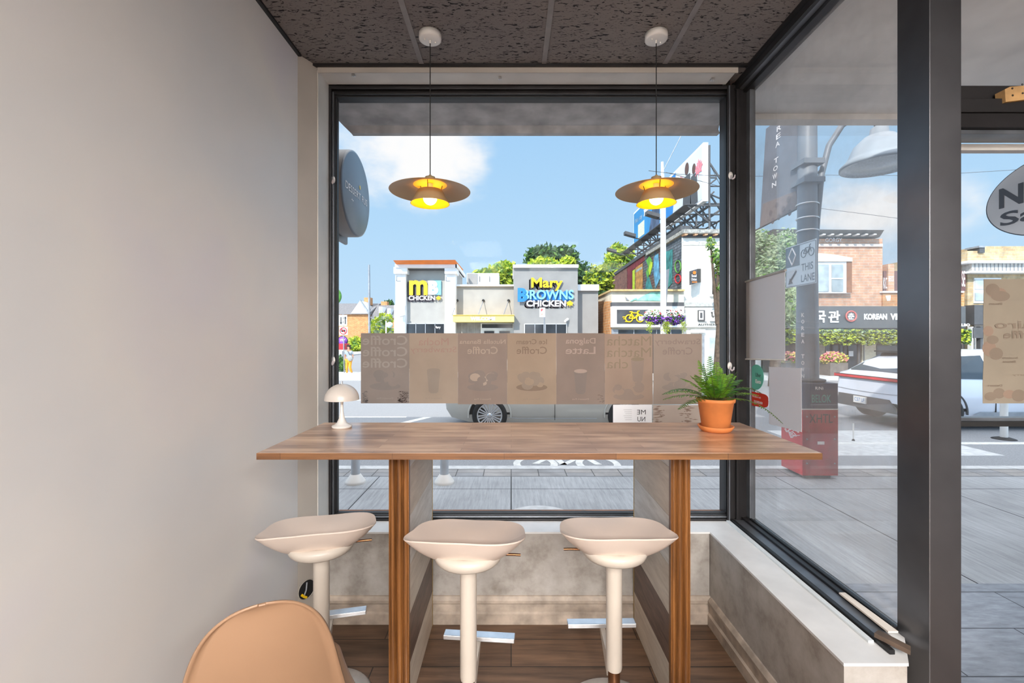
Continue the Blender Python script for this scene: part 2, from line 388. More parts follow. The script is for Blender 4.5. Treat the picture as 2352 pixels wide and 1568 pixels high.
def sidewalk_mat():
    m, t, b, L = base('broomed_concrete')
    n1 = N(t, 'ShaderNodeTexNoise', i_Scale=1.0, i_Detail=8.0, i_Roughness=.7); L(pos(t, (45, 3.0, 1)), n1.inputs[0])
    n2 = N(t, 'ShaderNodeTexNoise', i_Scale=1.7, i_Detail=5.0); L(pos(t), n2.inputs[0])
    n3 = N(t, 'ShaderNodeTexNoise', i_Scale=120.0, i_Detail=2.0); L(pos(t), n3.inputs[0])
    c = mixc(t, 1.0, ramp(t, n1.outputs[0], [(.3, (152, 154, 157)), (.7, (186, 188, 191))]), ramp(t, n2.outputs[0], [(.3, (222, 222, 222)), (.7, (255, 255, 255))]), 'MULTIPLY')
    c = mixc(t, ramp(t, n3.outputs[0], [(.66, (0, 0, 0)), (.72, (150, 150, 150))]), c, hexl((240, 240, 240)))
    v = brick_vec(t, 'xy'); br = N(t, 'ShaderNodeTexBrick', offset=0.0); L(v, br.inputs[0])
    for k, x in (('Scale', 1), ('Brick Width', 1.55), ('Row Height', 2.46), ('Mortar Size', .006)): br.inputs[k].default_value = x
    br.inputs['Color1'].default_value = br.inputs['Color2'].default_value = (1, 1, 1, 1); br.inputs['Mortar'].default_value = hexl((84, 84, 86))
    L(mixc(t, 1.0, c, br.outputs[0], 'MULTIPLY'), b.inputs['Base Color']); b.inputs['Roughness'].default_value = .9
    bump(t, b, n1.outputs[0], .3, .004); return m
SIDEWALK = sidewalk_mat()
PAVER = brick('grey_pavers', (158, 158, 160), (172, 167, 163), (98, 96, 96), w=.33, h=.145, ms=.006, plane='xy', off=0.0, noise=.18)
SLATE = brick('slate_tiles', (150, 155, 164), (162, 167, 176), (64, 66, 72), w=.62, h=.365, ms=.004, plane='xy', off=.45, noise=.22, grain=(9, 30, 1), rough=.6)
CREAMB = brick('painted_cream_brick', (214, 190, 150), (200, 172, 130), (190, 180, 160), w=.42, h=.13, ms=.01)
PINKB = brick('pink_tan_brick', (216, 160, 128), (226, 172, 134), (212, 190, 170), w=.42, h=.13, ms=.014)
ORANGEB = brick('orange_brick', (206, 138, 84), (224, 158, 98), (210, 180, 140), w=.42, h=.13, ms=.012)
REDB = brick('old_red_brick', (120, 76, 66), (146, 96, 80), (120, 104, 96), w=.3, h=.1, ms=.012)
GREYB = brick('grey_painted_brick', (112, 122, 132), (90, 98, 108), (60, 64, 70), w=.42, h=.14, ms=.016)
WHITEB = M('white_painted_masonry', (232, 228, 220), .8, .08, 3)
STUCCO = M('grey_stucco', (166, 163, 158), .9, .04, 2)
STUCCO_D = M('mid_grey_stucco', (144, 142, 140), .9, .04, 2)
WHITEW = M('white_cladding', (232, 232, 232), .7, .03, 3)
ORANGE = M('orange_fascia', (226, 120, 36), .6, .06, 3)
YELLOW = M('sign_yellow', (250, 205, 20), .45, .03, 6)
MUSTARD = M('mustard_band', (228, 204, 120), .55, .05, 4)
CYAN = M('sign_light_blue', (126, 205, 232), .45, .03, 6)
BLUE = M('sign_deep_blue', (30, 120, 190), .45, .05, 6)
DKGREY = M('dark_grey_panel', (78, 78, 80), .6, .08, 4)
SIGNGREY = M('sign_backing_grey', (82, 74, 82), .6, .05, 4)  # dark backing behind the raised sign letters
DARKG = M('dark_shop_glass', (52, 58, 64), .12, .25, 1.5)
PALEG = M('pale_window_glass', (170, 182, 186), .15, .2, 1.5)
ROOFG = M('grey_shingle_roof', (120, 118, 120), .9, .12, 6)
METALG = M('galvanised_steel', (150, 154, 160), .5, .1, 5, metal=.3)
POLE = M('painted_pole', (120, 128, 138), .45, .12, 3)
RED = M('red_paint', (214, 40, 50), .45, .15, 4)
REDD = M('dark_red_paint', (164, 36, 44), .4, .2, 4)
NAVY = M('navy_paint', (44, 54, 78), .4, .15, 4)
TEAL = M('teal_paint', (70, 168, 158), .6, .2, 5)
GREENP = M('green_paint', (90, 150, 60), .6, .2, 5)
LIME = M('lime_paint', (176, 200, 50), .6, .15, 5)
PURPLE = M('purple_petal', (140, 80, 190), .7, .25, 10)
PINK = M('pink_petal', (236, 130, 140), .7, .2, 10)
WHITEF = M('white_petal', (245, 240, 240), .7, .05, 10)
BLACKS = M('black_lettering', (30, 30, 34), .5, .1, 10)
LEAF_Y = M('yellow_green_leaf', (176, 190, 60), .6, .2, 1, trans=.3)
LEAF_M = M('mid_green_leaf', (100, 140, 56), .6, .2, 1, trans=.3)
LEAF_D = M('dark_green_leaf', (52, 86, 48), .6, .2, 1, trans=.2)
LEAF_P = M('pale_green_leaf', (160, 176, 140), .6, .15, 1, trans=.3)
BARK = M('bark', (88, 74, 62), .9, .2, 10)
SKIN = M('skin', (196, 140, 112), .6, .05, 10)
# ================================================================ THE ROOM
H = 2.80; YF = 2.29; YG = 2.48; XL = -1.03; XS = 1.275
b = MB(); b.box(XL - .1, 1.30, -4.6, YF + .02, -.08, 0, FLOORW); b.box(1.30, 2.5, -4.6, 1.56, -.08, 0, FLOORW); struct(b, 'floor')
b = MB(); b.box(XL - .12, XL, -4.6, 2.2, 0, H, WALL)
for i in range(2):
    y = (1.05, -.6)[i]
struct(b, 'wall_left')
b = MB(); b.slab([(XL - .12, 2.195, 0), (XL, 2.195, 0), (-.977, YF, 0), (-.977, 2.42, 0), (XL - .12, 2.42, 0)], (0, 0, H), GREYSTRIP); struct(b, 'trim_1')
b = MB(); b.box(-.9768, -.972, YF + .002, 2.424, .448, 2.778, TRIMW); struct(b, 'trim_2')
b = MB(); b.box(-.977, .998, YF, 2.44, 0, .446, KNEE); struct(b, 'wall_front')
b = MB(); b.box(-.9765, 1.0, YF - .003, 2.425, .4465, .455, SILLW); struct(b, 'trim_3')
b = MB(); b.slab([(1.0, 1.367, 0), (1.19, 1.367, 0), (1.30, 1.51, 0), (1.30, 2.44, 0), (1.0, 2.44, 0)], (0, 0, .4460), KNEE)
struct(b, 'wall_right')
b = MB(); b.slab([(.997, 1.364, .4462), (1.192, 1.364, .4462), (1.28, 1.48, .4462), (1.28, 2.424, .4462), (1.0, 2.424, .4462)], (0, 0, .009), SILLW); struct(b, 'trim_4')
b = MB(); b.box(-.972, 1.14, YF, 2.42, 2.778, H, TRIMW); b.box(-.972, 1.14, YF - .006, YF, 2.762, H - .012, GREYSTRIP); struct(b, 'wall_header')
# upper parts of the shell that close the room
b = MB(); b.box(XL - .12, 2.6, -4.72, -4.6, 0, H, WALL); struct(b, 'wall_back')
b = MB(); b.box(2.5, 2.62, -4.6, 1.5, 0, H, M('charcoal_dimming_paint', (84, 81, 80), .6, .1, 2)); struct(b, 'wall_entry_side')  # unseen wall, its dark tone chosen to dim reflections in the steel column
# ceiling: tiles, grid bars, edge channel
b = MB(); b.box(XL - .12, 1.285, -4.72, 2.42, H, H + .06, CEIL); b.box(1.285, 2.6, -4.72, 1.56, H, H + .06, CEIL)
c = struct(b, 'ceiling')
g = MB()
for px, pz in ((970, 150), (1249, 150), (1524, 150)):
    x = (px - CX) * YF / F; g.box(x - .012, x + .012, -4.5, YF - .006, H - .004, H + .004, CEILBAR)
for y in (.98, -.24, -1.46, -2.68): g.box(XL, 1.2, y - .012, y + .012, H - .0035, H + .004, CEILBAR)
g.build('grid_bar', c)
g = MB(); g.box(XL, 1.197, YF - .022, YF - .004, H - .012, H + .004, BLACKF); g.box(XL, XL + .016, -4.5, 2.2, H - .010, H + .004, BLACKF)
g.box(1.18, 1.197, 1.5, YF, H - .014, H + .004, BLACKF); g.build('edge_channel', c)
for y in (-1.9, -3.6):  # unseen glowing panels added with the fill lights to brighten the room
    for x, nm in ((-.45, 'on the left wall side'), (.65, 'in the middle'), (1.75, 'on the entry side')):
        t = thing('added_fill_panel', 'added white fill panel, unseen, %s of the %s row' % (nm, 'nearer' if y > -2 else 'back'), 'ceiling light', (x, y, H), 'added fill panels')
        g = MB(); rect = ((x - .33, x - .3, y - .63, y + .63), (x + .3, x + .33, y - .63, y + .63), (x - .3, x + .3, y - .63, y - .6), (x - .3, x + .3, y + .6, y + .63))
        for q in rect: g.box(*q, 2.775, 2.799, WHITEP)
        g.build('frame', t)
        g = MB(); g.box(x - .3, x + .3, y - .6, y + .6, 2.785, 2.799, emit('fill_panel_glow', (255, 240, 220), 1.5)); g.build('added_fill_diffuser', t)

# baseboards
def baseboard(name, a, b_, inward):
    a = Vector(a); b_ = Vector(b_); n = Vector(inward)
    prof = [(0, 0), (.020, 0), (.020, .052), (.012, .060), (.012, .098), (.018, .104), (.018, .118), (.006, .134), (0, .136)]
    m = MB(); m.slab([a + n * d + Vector((0, 0, z)) for d, z in prof], b_ - a, M(name + '_paint', (170, 156, 142), .5, .18, 14)); return struct(m, name)
baseboard('baseboard_front', (-.977, YF, 0), (1.0, YF, 0), (0, -1, 0))
baseboard('baseboard_right', (1.0, 1.367, 0), (1.0, YF - .02, 0), (-1, 0, 0))
baseboard('baseboard_left', (XL, -4.5, 0), (XL, 2.19, 0), (1, 0, 0))

# ---- window 1: the front window
w = bpy.data.objects.new('window_1', None); COL.objects.link(w); w['kind'] = 'structure'; w['_o'] = (0, 0, 0)
def rect_frame(mb, x0, x1, z0, z1, y0, y1, wd, mat):
    mb.box(x0, x1, y0, y1, z1 - wd, z1, mat); mb.box(x0, x1, y0, y1, z0, z0 + wd, mat)
    mb.box(x0, x0 + wd, y0, y1, z0 + wd, z1 - wd, mat); mb.box(x1 - wd, x1, y0, y1, z0 + wd, z1 - wd, mat)
f = MB()
rect_frame(f, -.978, 1.22, .446, 2.777, 2.425, 2.50, .018, FRAME)
rect_frame(f, -.965, 1.19, .464, 2.757, 2.445, 2.495, .017, FRAME)
f.box(-.94, 1.17, 2.436, 2.4449, .466, .476, FRAME_L)
f.box(-.959, -.952, 2.438, 2.4449, .47, 2.75, FRAME_L)
f.box(1.172, 1.181, 2.438, 2.4449, .47, 2.75, FRAME_L)
rect_frame(f, -.951, 1.172, .476, 2.742, 2.462, 2.49, .009, GASKET)
f.build('window_frame', w, bevel=.002)
g = MB(); g.box(-.943, 1.164, YG, YG + .006, .484, 2.734, GLASS); g.build('window_pane', w)
# corner post between the two windows
b = MB(); b.box(1.19, 1.30, 2.44, 2.60, .446, 2.80, FRAME); b.box(1.15, 1.187, 2.418, 2.4249, .455, 2.775, FRAME); b.box(1.155, 1.163, 2.412, 2.4179, .46, 2.77, FRAME_L)
b.box(1.262, 1.292, 2.405, 2.45, .46, 2.79, FRAME_L); struct(b, 'trim_5', bevel=.002)
# ---- window 2: the side window
w = bpy.data.objects.new('window_2', None); COL.objects.link(w); w['kind'] = 'structure'; w['_o'] = (0, 0, 0)
f = MB(); Y0, Y1 = 1.51, 2.42
f.box(1.165, 1.182, 1.40, Y1, .4555, .470, GASKET); f.box(1.182, 1.235, 1.44, Y1, .4555, .463, FRAME_L); f.box(1.235, 1.30, Y0, Y1 + .03, .4555, .472, FRAME)
f.box(1.262, 1.272, Y0, Y1 + .02, .472, .478, GASKET)
f.box(1.197, 1.215, 1.39, 2.44, 2.757, 2.80, BLACKF); f.box(1.215, 1.245, 1.39, 2.44, 2.762, 2.80, FRAME_L); f.box(1.245, 1.30, 1.39, 2.44, 2.745, 2.80, FRAME)
f.build('window_frame', w, bevel=.0015)
g = MB(); g.box(XS + .006, XS + .012, 1.505, 2.42, .476, 2.745, GLASS_SIDE); g.build('window_pane', w)
# ---- steel column at the end of the side window
b = MB(); b.box(1.28, 1.378, 1.392, 1.509, 0, H, COLUMN); struct(b, 'trim_6', bevel=.002)
# ---- door 1, its head, transom and push bar
d = bpy.data.objects.new('door_1', None); COL.objects.link(d); d['kind'] = 'structure'; d['_o'] = (0, 0, 0)
f = MB()
f.box(1.379, 2.5, 1.50, 1.58, 2.206, 2.262, BLACKF); f.box(1.379, 2.5, 1.47, 1.56, 2.16, 2.204, BLACKF); f.box(1.379, 2.5, 1.475, 1.56, 2.113, 2.159, FRAME)
f.box(1.379, 2.5, 1.49, 1.56, 2.098, 2.112, FRAME_L); f.box(1.379, 2.5, 1.57, 1.60, 2.078, 2.10, TRIMW)
f.box(2.38, 2.5, 1.48, 1.56, 0, 2.1, FRAME); f.box(1.379, 2.38, 1.48, 1.56, 0, .2, FRAME); f.box(1.379, 2.5, 1.50, 1.56, 2.76, H, BLACKF)
f.build('door_frame', d, bevel=.0015)
g = MB(); g.box(1.379, 2.38, 1.515, 1.521, .2, 2.113, GLASS_DOOR); g.build('door_pane', d)
g = MB(); g.box(1.379, 2.5, 1.53, 1.536, 2.262, 2.76, GLASS_DOOR); g.build('transom_pane', d)
g = MB(); g.box(1.385, 2.37, 1.455, 1.475, 1.147, 1.162, BLACKM); g.box(1.385, 2.37, 1.47, 1.50, 1.162, 1.172, FRAME_L); g.box(1.385, 1.395, 1.44, 1.514, 1.147, 1.162, BRASS); g.build('push_bar', d)

# ================================================================ THINGS INDOORS
# ---- bar counter
t = thing('bar_counter', 'long butcher block bar counter on two plank supports at the window', 'counter', (.09, 1.78, 0))
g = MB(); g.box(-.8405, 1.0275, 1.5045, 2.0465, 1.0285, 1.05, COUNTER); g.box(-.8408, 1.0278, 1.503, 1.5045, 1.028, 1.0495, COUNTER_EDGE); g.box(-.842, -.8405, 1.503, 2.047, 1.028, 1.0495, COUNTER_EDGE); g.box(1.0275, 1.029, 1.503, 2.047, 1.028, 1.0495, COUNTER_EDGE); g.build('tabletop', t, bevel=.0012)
def fluted(x0, x1, z1):
    m = MB(); y0, y1 = 1.73, 1.752; n = 28; pts = []
    for i in range(n + 1):
        u = i / n; x = lerp(x0, x1, u); k = abs(math.sin(u * math.pi * 3)) if .06 < u < .94 else .9
        pts.append((x, y0 + .015 * (1 - k ** .6), 0))
    pts += [(x1, y1, 0), (x0, y1, 0)]
    m.slab(pts, (0, 0, z1), POSTW); return m
for x0, x1, s in ((-.4655, -.389, 1), (.608, .682, -1)):
    fluted(x0, x1, 1.027).build('post', t)
    m = MB(); xa, xb = (-.452, -.392) if s == 1 else (.611, .671)
    for z0, z1, mt in ((0, .17, PL_MID), (.17, .36, PL_DARK), (.36, .55, PL_MID), (.55, .74, PL_LIGHT), (.74, .93, PL_MID), (.93, 1.004, PL_LIGHT)):
        m.box(xa, xb, 1.7525, 2.262, z0 + .0012, z1, mt)
    m.box(xa + .002, xb - .002, 1.754, 2.26, 0, 1.003, DARKVOID); m.box(xa, xb, 1.7525, 2.04, 1.0045, 1.0275, PL_MID)
    m.build('support_panel', t)
    m = MB(); m.box(xa + .0005, xb + .0018 if s == 1 else xb, 2.2621, 2.266, 0, 1.003, BRASS)
    if s == -1: m.box(xa - .0018, xb, 2.2625, 2.2665, 0, 1.003, BRASS)
    m.build('edge_strip', t)

# ---- bar stools
def stool_rim(a):                    # a: angle, -90 deg = towards the room (raised back edge), +90 = towards the window
    c, s = math.cos(a), math.sin(a)
    n = 2.6; r = (abs(c / .200) ** n + abs(s / (.180 if s > 0 else .150)) ** n) ** (-1 / n)
    d1 = (a + math.pi - math.radians(24) + math.pi) % (2 * math.pi) - math.pi      # the pointed wing, back left
    wing = math.exp(-(d1 / .26) ** 2)
    d2 = (a + math.radians(22) + math.pi) % (2 * math.pi) - math.pi                # the rounder wing, back right
    w2 = math.exp(-(d2 / .40) ** 2)
    r *= 1 + .14 * wing + .06 * w2
    z = .732 + .026 * max(0, -s) - .030 * max(0, s) ** 1.5 + .004 * w2 - .004 * wing
    return r * c, r * s, z
def seat_pt(a, t, low=False):
    x, y, z = stool_rim(a); zc = .682
    k = t ** 2.6
    z2 = zc + (z - zc) * k
    if math.sin(a) > 0: z2 += .012 * math.sin(math.pi * t) * math.sin(a)
    return Vector((x * t, y * t, z2))
def make_stool(label, mirror):
    s_ = thing('bar_stool', label, 'stool', (0, 0, 0), 'cream bar stools at the counter'); s_['_o'] = (0, 0, 0)
    mx = -1 if mirror else 1
    def top(u, v):
        p = seat_pt(u * 2 * math.pi, max(v, .001)); return Vector((p.x * mx, p.y, p.z))
    def bot(u, v):
        a = u * 2 * math.pi; p = seat_pt(a, 1); v = max(v, .001)
        zb = .628; z = zb + (p.z - .005 - zb) * v ** 2.3
        return Vector((p.x * v * mx, p.y * v, z))
    m = MB(); n = 64
    m.grid(top, n, 14, STOOLW); m.grid(lambda u, v: bot(1 - u, v), n, 14, STOOLW)
    m.grid(lambda u, v: lerp(top(u, 1), bot(u, 1), v), n, 1, STOOLW)
    m.build('seat', s_)
    m = MB()
    m.lathe([(.001, .632), (.097, .632), (.111, .635), (.118, .642), (.122, .652), (.127, .674), (.10, .676)], (0, 0, 0), STOOLU, 40); o = m.build('under_cover', s_)
    m = MB(); m.tube([(0, 0, .62), (0, 0, .212), (0, 0, .203)], [.030, .030, .028], STOOLU, 28); m.build('pole', s_)
    m = MB(); m.tube([(0, 0, .22), (0, 0, .012)], .0225, BRONZE, 24); m.build('gas_cylinder', s_)
    m = MB(); m.lathe([(.001, .024), (.03, .022), (.12, .016), (.185, .009), (.192, .004), (.192, 0), (.001, 0)], (0, 0, 0), CHROME, 56); m.build('base', s_)
    m = MB(); m.box(-.125 * 1, .155, .135, .175, .247, .264, CHROME) if not mirror else m.box(-.155, .125, .135, .175, .247, .264, CHROME)
    fo = m.build('footrest', s_, bevel=.002)
    m = MB(); xx = .012 * mx; m.slab([(xx - .01, .02, .14), (xx - .01, .03, .14), (xx - .01, .165, .245), (xx - .01, .14, .2465), (xx - .01, .02, .22)], (.02, 0, 0), STOOLU); m.build('bracket', s_)
    m = MB(); m.tube([(.06 * mx, .03, .640), (.165 * mx, .035, .640), (.186 * mx, .036, .639)], .005, BRONZE, 10); m.build('lever', s_)
    return s_
s1 = make_stool('cream bar stool nearest the left wall, left of the left counter post', False)
s1.location = (-.742, 1.78, -.0); s1.rotation_euler = (0, 0, math.radians(13))
s2 = copy_tree(s1); s2['label'] = 'middle cream bar stool, just right of the left counter support'
s2.location = (-.154, 1.64, .0); s2.rotation_euler = (0, 0, math.radians(-5))
s3 = make_stool('rightmost cream bar stool, its pointed seat tip over the right counter post', True)
s3.location = (.389, 1.72, -.0); s3.rotation_euler = (0, 0, math.radians(1))

for st_, dz in ((s1, -.032), (s3, -.022)):
    for ch in [x for x in bpy.data.objects if x.parent == st_]:
        if ch.name.split('.')[0] in ('seat', 'under_cover', 'lever', 'pole'): ch.location.z += dz
# ---- shell chairs in the foreground
def make_chair(label, loc, rz):
    c_ = thing('shell_chair', label, 'chair', loc, 'peach cream shell chairs', rz); c_['_o'] = (0, 0, 0)
    def shell(u, v):                 # v 0 = front lip of the seat .. 1 = top of the back ; u across
        s = (u - .5) * 2
        if v < .5:
            k = v / .5; y = lerp(.20, -.13, k); z = .445 - .02 * math.sin(k * math.pi) + (.0 if k > .1 else -.02 * (1 - k / .1))
            hw = lerp(.20, .225, k)
        else:
            k = (v - .5) / .5; k = math.sin(k * math.pi / 2); y = -.13 - .10 * math.sin(k * 1.3); z = .445 + .392 * k
            hw = lerp(.208, .122, k ** .9) * max(0.004, 1 - k ** 7) ** .5
        if v < .12: hw *= .75 + .25 * math.sin(v / .12 * math.pi / 2)
        curl = abs(s) ** 2.4
        if v < .5: z += .05 * curl * (.4 + 1.2 * v)
        else: y += .080 * (curl * (hw / .228) ** 2) - .014 * max(0, (abs(s) - .9) / .1) * min(1, hw / .1) - .012 * k ** 30
        return Vector((s * hw, y, z))
    m = MB(); m.grid(shell, 40, 72, CHAIRM, th=.006); m.build('shell', c_)
    for sx in (-1, 1):
        for sy in (-1, 1):
            m = MB(); m.tube([(sx * .09, sy * .08, .41), (sx * .20, sy * .2, .004)], [.014, .009], BRONZE if False else M('beech_leg', (190, 140, 92), .5), 12); m.build('leg', c_)
    m = MB(); m.tube([(-.1, -.08, .41), (.1, .08, .41)], .007, BLACKM); m.tube([(-.1, .08, .41), (.1, -.08, .41)], .007, BLACKM)
    m.tube([(-.09, -.08, .41), (-.09, .08, .41)], .007, BLACKM); m.tube([(.09, -.08, .41), (.09, .08, .41)], .007, BLACKM); m.build('brace', c_)
    return c_
make_chair('peach cream shell chair against the left wall, its rounded back rising at the bottom left', (-.66, 1.22, 0), math.radians(27))
make_chair('peach shell chair showing only its top rim below the right window ledge', (.66, .98, 0), math.radians(0))

# ---- mushroom table lamp
t = thing('table_lamp', 'small white mushroom table lamp on the left end of the wooden counter', 'lamp', (-.718, 1.93, 1.05)); c = (-.718, 1.93, 1.05)
m = MB(); m.lathe([(.001, 0), (.039, 0), (.041, .006), (.040, .010), (.033, .012), (.020, .022), (.012, .040), (.007, .065), (.0055, .10), (.007, .122)], c, WHITEP, 36); m.build('base', t)
m = MB(); pr = [(.0705 * math.cos(a), .118 + .068 * math.sin(a)) for a in [i * math.pi / 2 / 14 for i in range(15)]]
m.lathe(pr, c, M('greige_lamp_shade', (206, 198, 190), .28, .03, 5), 48); m.lathe([(.069, .1185), (.066, .135), (.045, .165), (.001, .182)], c, WHITEP, 48); m.lathe([(.0705, .118), (.069, .1185)], c, WHITEP, 48); m.build('lamp_shade', t)
m = MB(); m.tube([(c[0], c[1], c[2] + .184), (c[0], c[1], c[2] + .190), (c[0], c[1], c[2] + .197)], [.004, .0035, .0035], CHROME, 12); m.build('finial', t)

# ---- potted fern
c = Vector((.836, 1.86, 1.05)); t = thing('potted_fern', 'green fern in a terracotta pot and saucer at the right end of the counter', 'potted plant', c)
m = MB(); m.lathe([(.001, .006), (.046, .006), (.052, .010), (.068, .118), (.073, .120), (.0745, .128), (.0735, .134), (.068, .134), (.066, .118), (.001, .116)], c, TERRA, 48); m.build('pot', t)
m = MB(); m.lathe([(.001, 0), (.052, 0), (.060, .006), (.070, .022), (.068, .024), (.064, .024), (.056, .008), (.001, .006)], c, TERRA, 48); m.build('saucer', t)
m = MB(); m.lathe([(.001, .124), (.066, .12)], c, SOIL, 24); m.build('soil', t)
rnd = random.Random(4)
def frond(az, L, lift, droop, mat, lean=0):
    m = MB(); n = 26; pts = []; d = Vector((math.cos(az), math.sin(az), 0)); base_ = c + Vector((0, 0, .125)) + d * .018
    for i in range(n + 1):
        s = i / n
        r = L * (s * .98) * math.cos(lift * .5) ; z = L * math.sin(lift) * s * 1.15 - droop * L * s * s
        pts.append(base_ + d * (L * math.cos(lift) * s) + Vector((0, 0, z)))
    m.tube(pts, [lerp(.0016, .0006, i / n) for i in range(n + 1)], STEM, 5, smooth=True)
    cnt = int(L / .0072)
    for q in range(3, cnt):
        s = q / cnt; f_ = s * n; i = min(n - 1, int(f_)); p = pts[i].lerp(pts[i + 1], f_ - i); tg = (pts[min(n, i + 1)] - pts[max(0, i - 1)]).normalized(); side = tg.cross(Vector((0, 0, 1)))
        side = side.normalized() if side.length > .05 else Vector((-d.y, d.x, 0))
        up = side.cross(tg); ln = (.030 * math.sin(math.pi * (s * .84 + .14)) ** .8) * min(1.1, (L / .2) ** .5) + .003
        for sg in (-1, 1):
            dirn = (side * sg + tg * .30 - up * .15 + Vector((rnd.uniform(-.1, .1), rnd.uniform(-.1, .1), rnd.uniform(-.15, .1)))).normalized()
            w_ = tg * .0021; e = p + dirn * ln
            m.add([p - w_, p + dirn * ln * .6 - w_ * 1.1 + up * .0012, e, p + dirn * ln * .6 + w_ * 1.1 + up * .0012, p + w_], [(0, 1, 3, 4), (1, 2, 3)], mat)
    return m
specs = [(178, .245, .62, .58), (190, .225, .50, .42), (165, .20, .35, .42), (200, .18, .30, .50), (152, .18, .85, .4), (122, .17, 1.2, .12), (98, .16, 1.42, .0), (62, .16, 1.2, .1), (32, .17, 1.0, .35),
         (8, .24, .68, .62), (-8, .25, .30, .70), (-22, .17, .6, .5), (-50, .13, .7, .5), (-75, .12, .9, .4), (-95, .11, .8, .5), (-120, .13, .95, .4), (-140, .16, .75, .5), (215, .15, .9, .35),
         (255, .12, 1.25, .2), (285, .12, 1.3, .15), (45, .13, 1.3, .1), (138, .14, 1.35, .05), (0, .14, 1.1, .3), (88, .13, 1.2, .2), (-35, .15, 1.15, .25), (235, .14, 1.1, .3), (172, .15, 1.0, .3), (15, .18, .9, .45), (110, .16, .9, .3)]
for i, (az, L, lift, dr) in enumerate(specs):
    frond(math.radians(az), L, lift, dr, FERN1 if i % 3 else FERN2).build('frond', t)

# ---- pendant lamps
SHADE = M('ochre_metal_shade', (176, 150, 112), .45, .03, 4, metal=.1, obj=True); SHADE_IN = M('yellow_shade_lining', (252, 196, 10), .4, .02, 4, obj=True)
BULB = emit('lit_bulb', (255, 214, 140), 16)
def pendant(label, x, y, zs):
    t = thing('pendant_lamp', label, 'pendant lamp', (x, y, H), 'ochre pendant lamps'); c = Vector((x, y, zs))
    m = MB(); m.lathe([(.001, H - .030), (.043, H - .030), (.050, H - .026), (.050, H - .001), (.001, H - .001)], (x, y, 0), WHITEP, 40)
    for s in (-1, 1): m.tube([(x + .022 * s, y + .012 * s, H - .030), (x + .022 * s, y + .012 * s, H - .037)], .004, WHITEP, 10)
    m.tube([(x, y, H - .03), (x, y, H - .044)], .005, WHITEP, 10); m.build('canopy', t)
    m = MB(); m.tube([(x, y, H - .04), (x, y, zs + .07)], .0022, BLACKM, 8); m.build('cord', t)
    m = MB(); m.lathe([(.001, .076), (.006, .074), (.006, .068), (.0225, .064), (.0225, .036), (.001, .036)], c, SHADE, 28); m.build('cap', t)
    m = MB(); m.lathe([(.0225, .0375), (.06, .036), (.072, .033), (.12, .019), (.181, .000)], c, SHADE, 72); m.lathe([(.180, -.0012), (.12, .0175), (.075, .029)], c, SHADE, 72)
    m.lathe([(.181, 0), (.180, -.0012)], c, SHADE, 72); m.build('lamp_shade', t)
    m = MB(); m.lathe([(.075, .029), (.066, .034), (.001, .035)], c, SHADE_IN, 56); m.build('reflector', t)
    m = MB(); m.lathe([(.054, .004), (.060, -.006), (.073, -.032), (.0875, -.056)], c, SHADE, 56); i_ = MB(); i_.lathe([(.086, -.0558), (.072, -.032), (.059, -.006), (.052, .003), (.045, .0045)], c, SHADE_IN, 56)
    m.lathe([(.0875, -.056), (.086, -.0558)], c, SHADE, 56); m.lathe([(.045, .0045), (.054, .004)], c, SHADE, 56)
    inner = m.build('inner_shade', t); i_.build('lining', inner)
    for k in range(3):
        a = k * 2.094 + .5; m = MB(); m.tube([(c.x + .05 * math.cos(a), c.y + .05 * math.sin(a), c.z + .004), (c.x + .058 * math.cos(a), c.y + .058 * math.sin(a), c.z + .036)], .0016, BLACKM, 6); m.build('spacer', t)
    m = MB(); m.tube([c + Vector((0, 0, .034)), c + Vector((0, 0, .0))], .013, WHITEP, 14); m.build('bulb_holder', t)
    m = MB(); m.ball(c + Vector((0, 0, -.030)), .031, BULB, 24); m.build('bulb', t)
pendant('ochre pendant lamp with a wide flat shade, the left one, hanging before the cloud', -.365, 2.05, 2.09)
pendant('ochre pendant lamp with a wide flat shade, the right one, hanging before the billboard', .654, 2.05, 2.09)

# ---- posters taped inside the front window (their printed side faces the street)
def poster_mat(name, c, tr=.12):
    c = tuple(x * q for x, q in zip(c, (.91, .915, .94)))
    return M(name, c, .7, .05, 6, trans=tr)
PB = [829, 940, 1052, 1165, 1278, 1389, 1500.5, 1612]
specs = [('grey poster back at the left end of the row with torn tape marks', (150, 138, 128), ['Croffle', 'Croffle', 'Croffle'], (168, 158, 146)),
         ('beige poster back, second from the left, with a faint drinks cup', (172, 154, 134), ['Mocha', 'Strawberry'], (170, 138, 124)),
         ('brown poster back reading Nutella Banana Croffle, third from the left', (150, 132, 118), ['Nutella Banana', 'Croffle'], (182, 162, 142)),
         ('tan poster back reading Ice Cream Croffle, middle of the row', (170, 148, 124), ['Ice Cream', 'Croffle'], (142, 120, 100)),
         ('dark brown poster back reading Dalgona Latte, fifth from the left', (146, 128, 114), ['Dalgona', 'Latte'], (182, 160, 144)),
         ('tan poster back reading Matcha three times, second from the right end', (166, 142, 122), ['Matcha', 'Matcha', 'cha'], (146, 130, 106)),
         ('greyish tan poster back at the right end of the row behind the fern', (164, 146, 130), ['Strawberry', 'Croffle'], (148, 130, 118))]
UX, VZ = (1, 0, 0), (0, 0, 1)
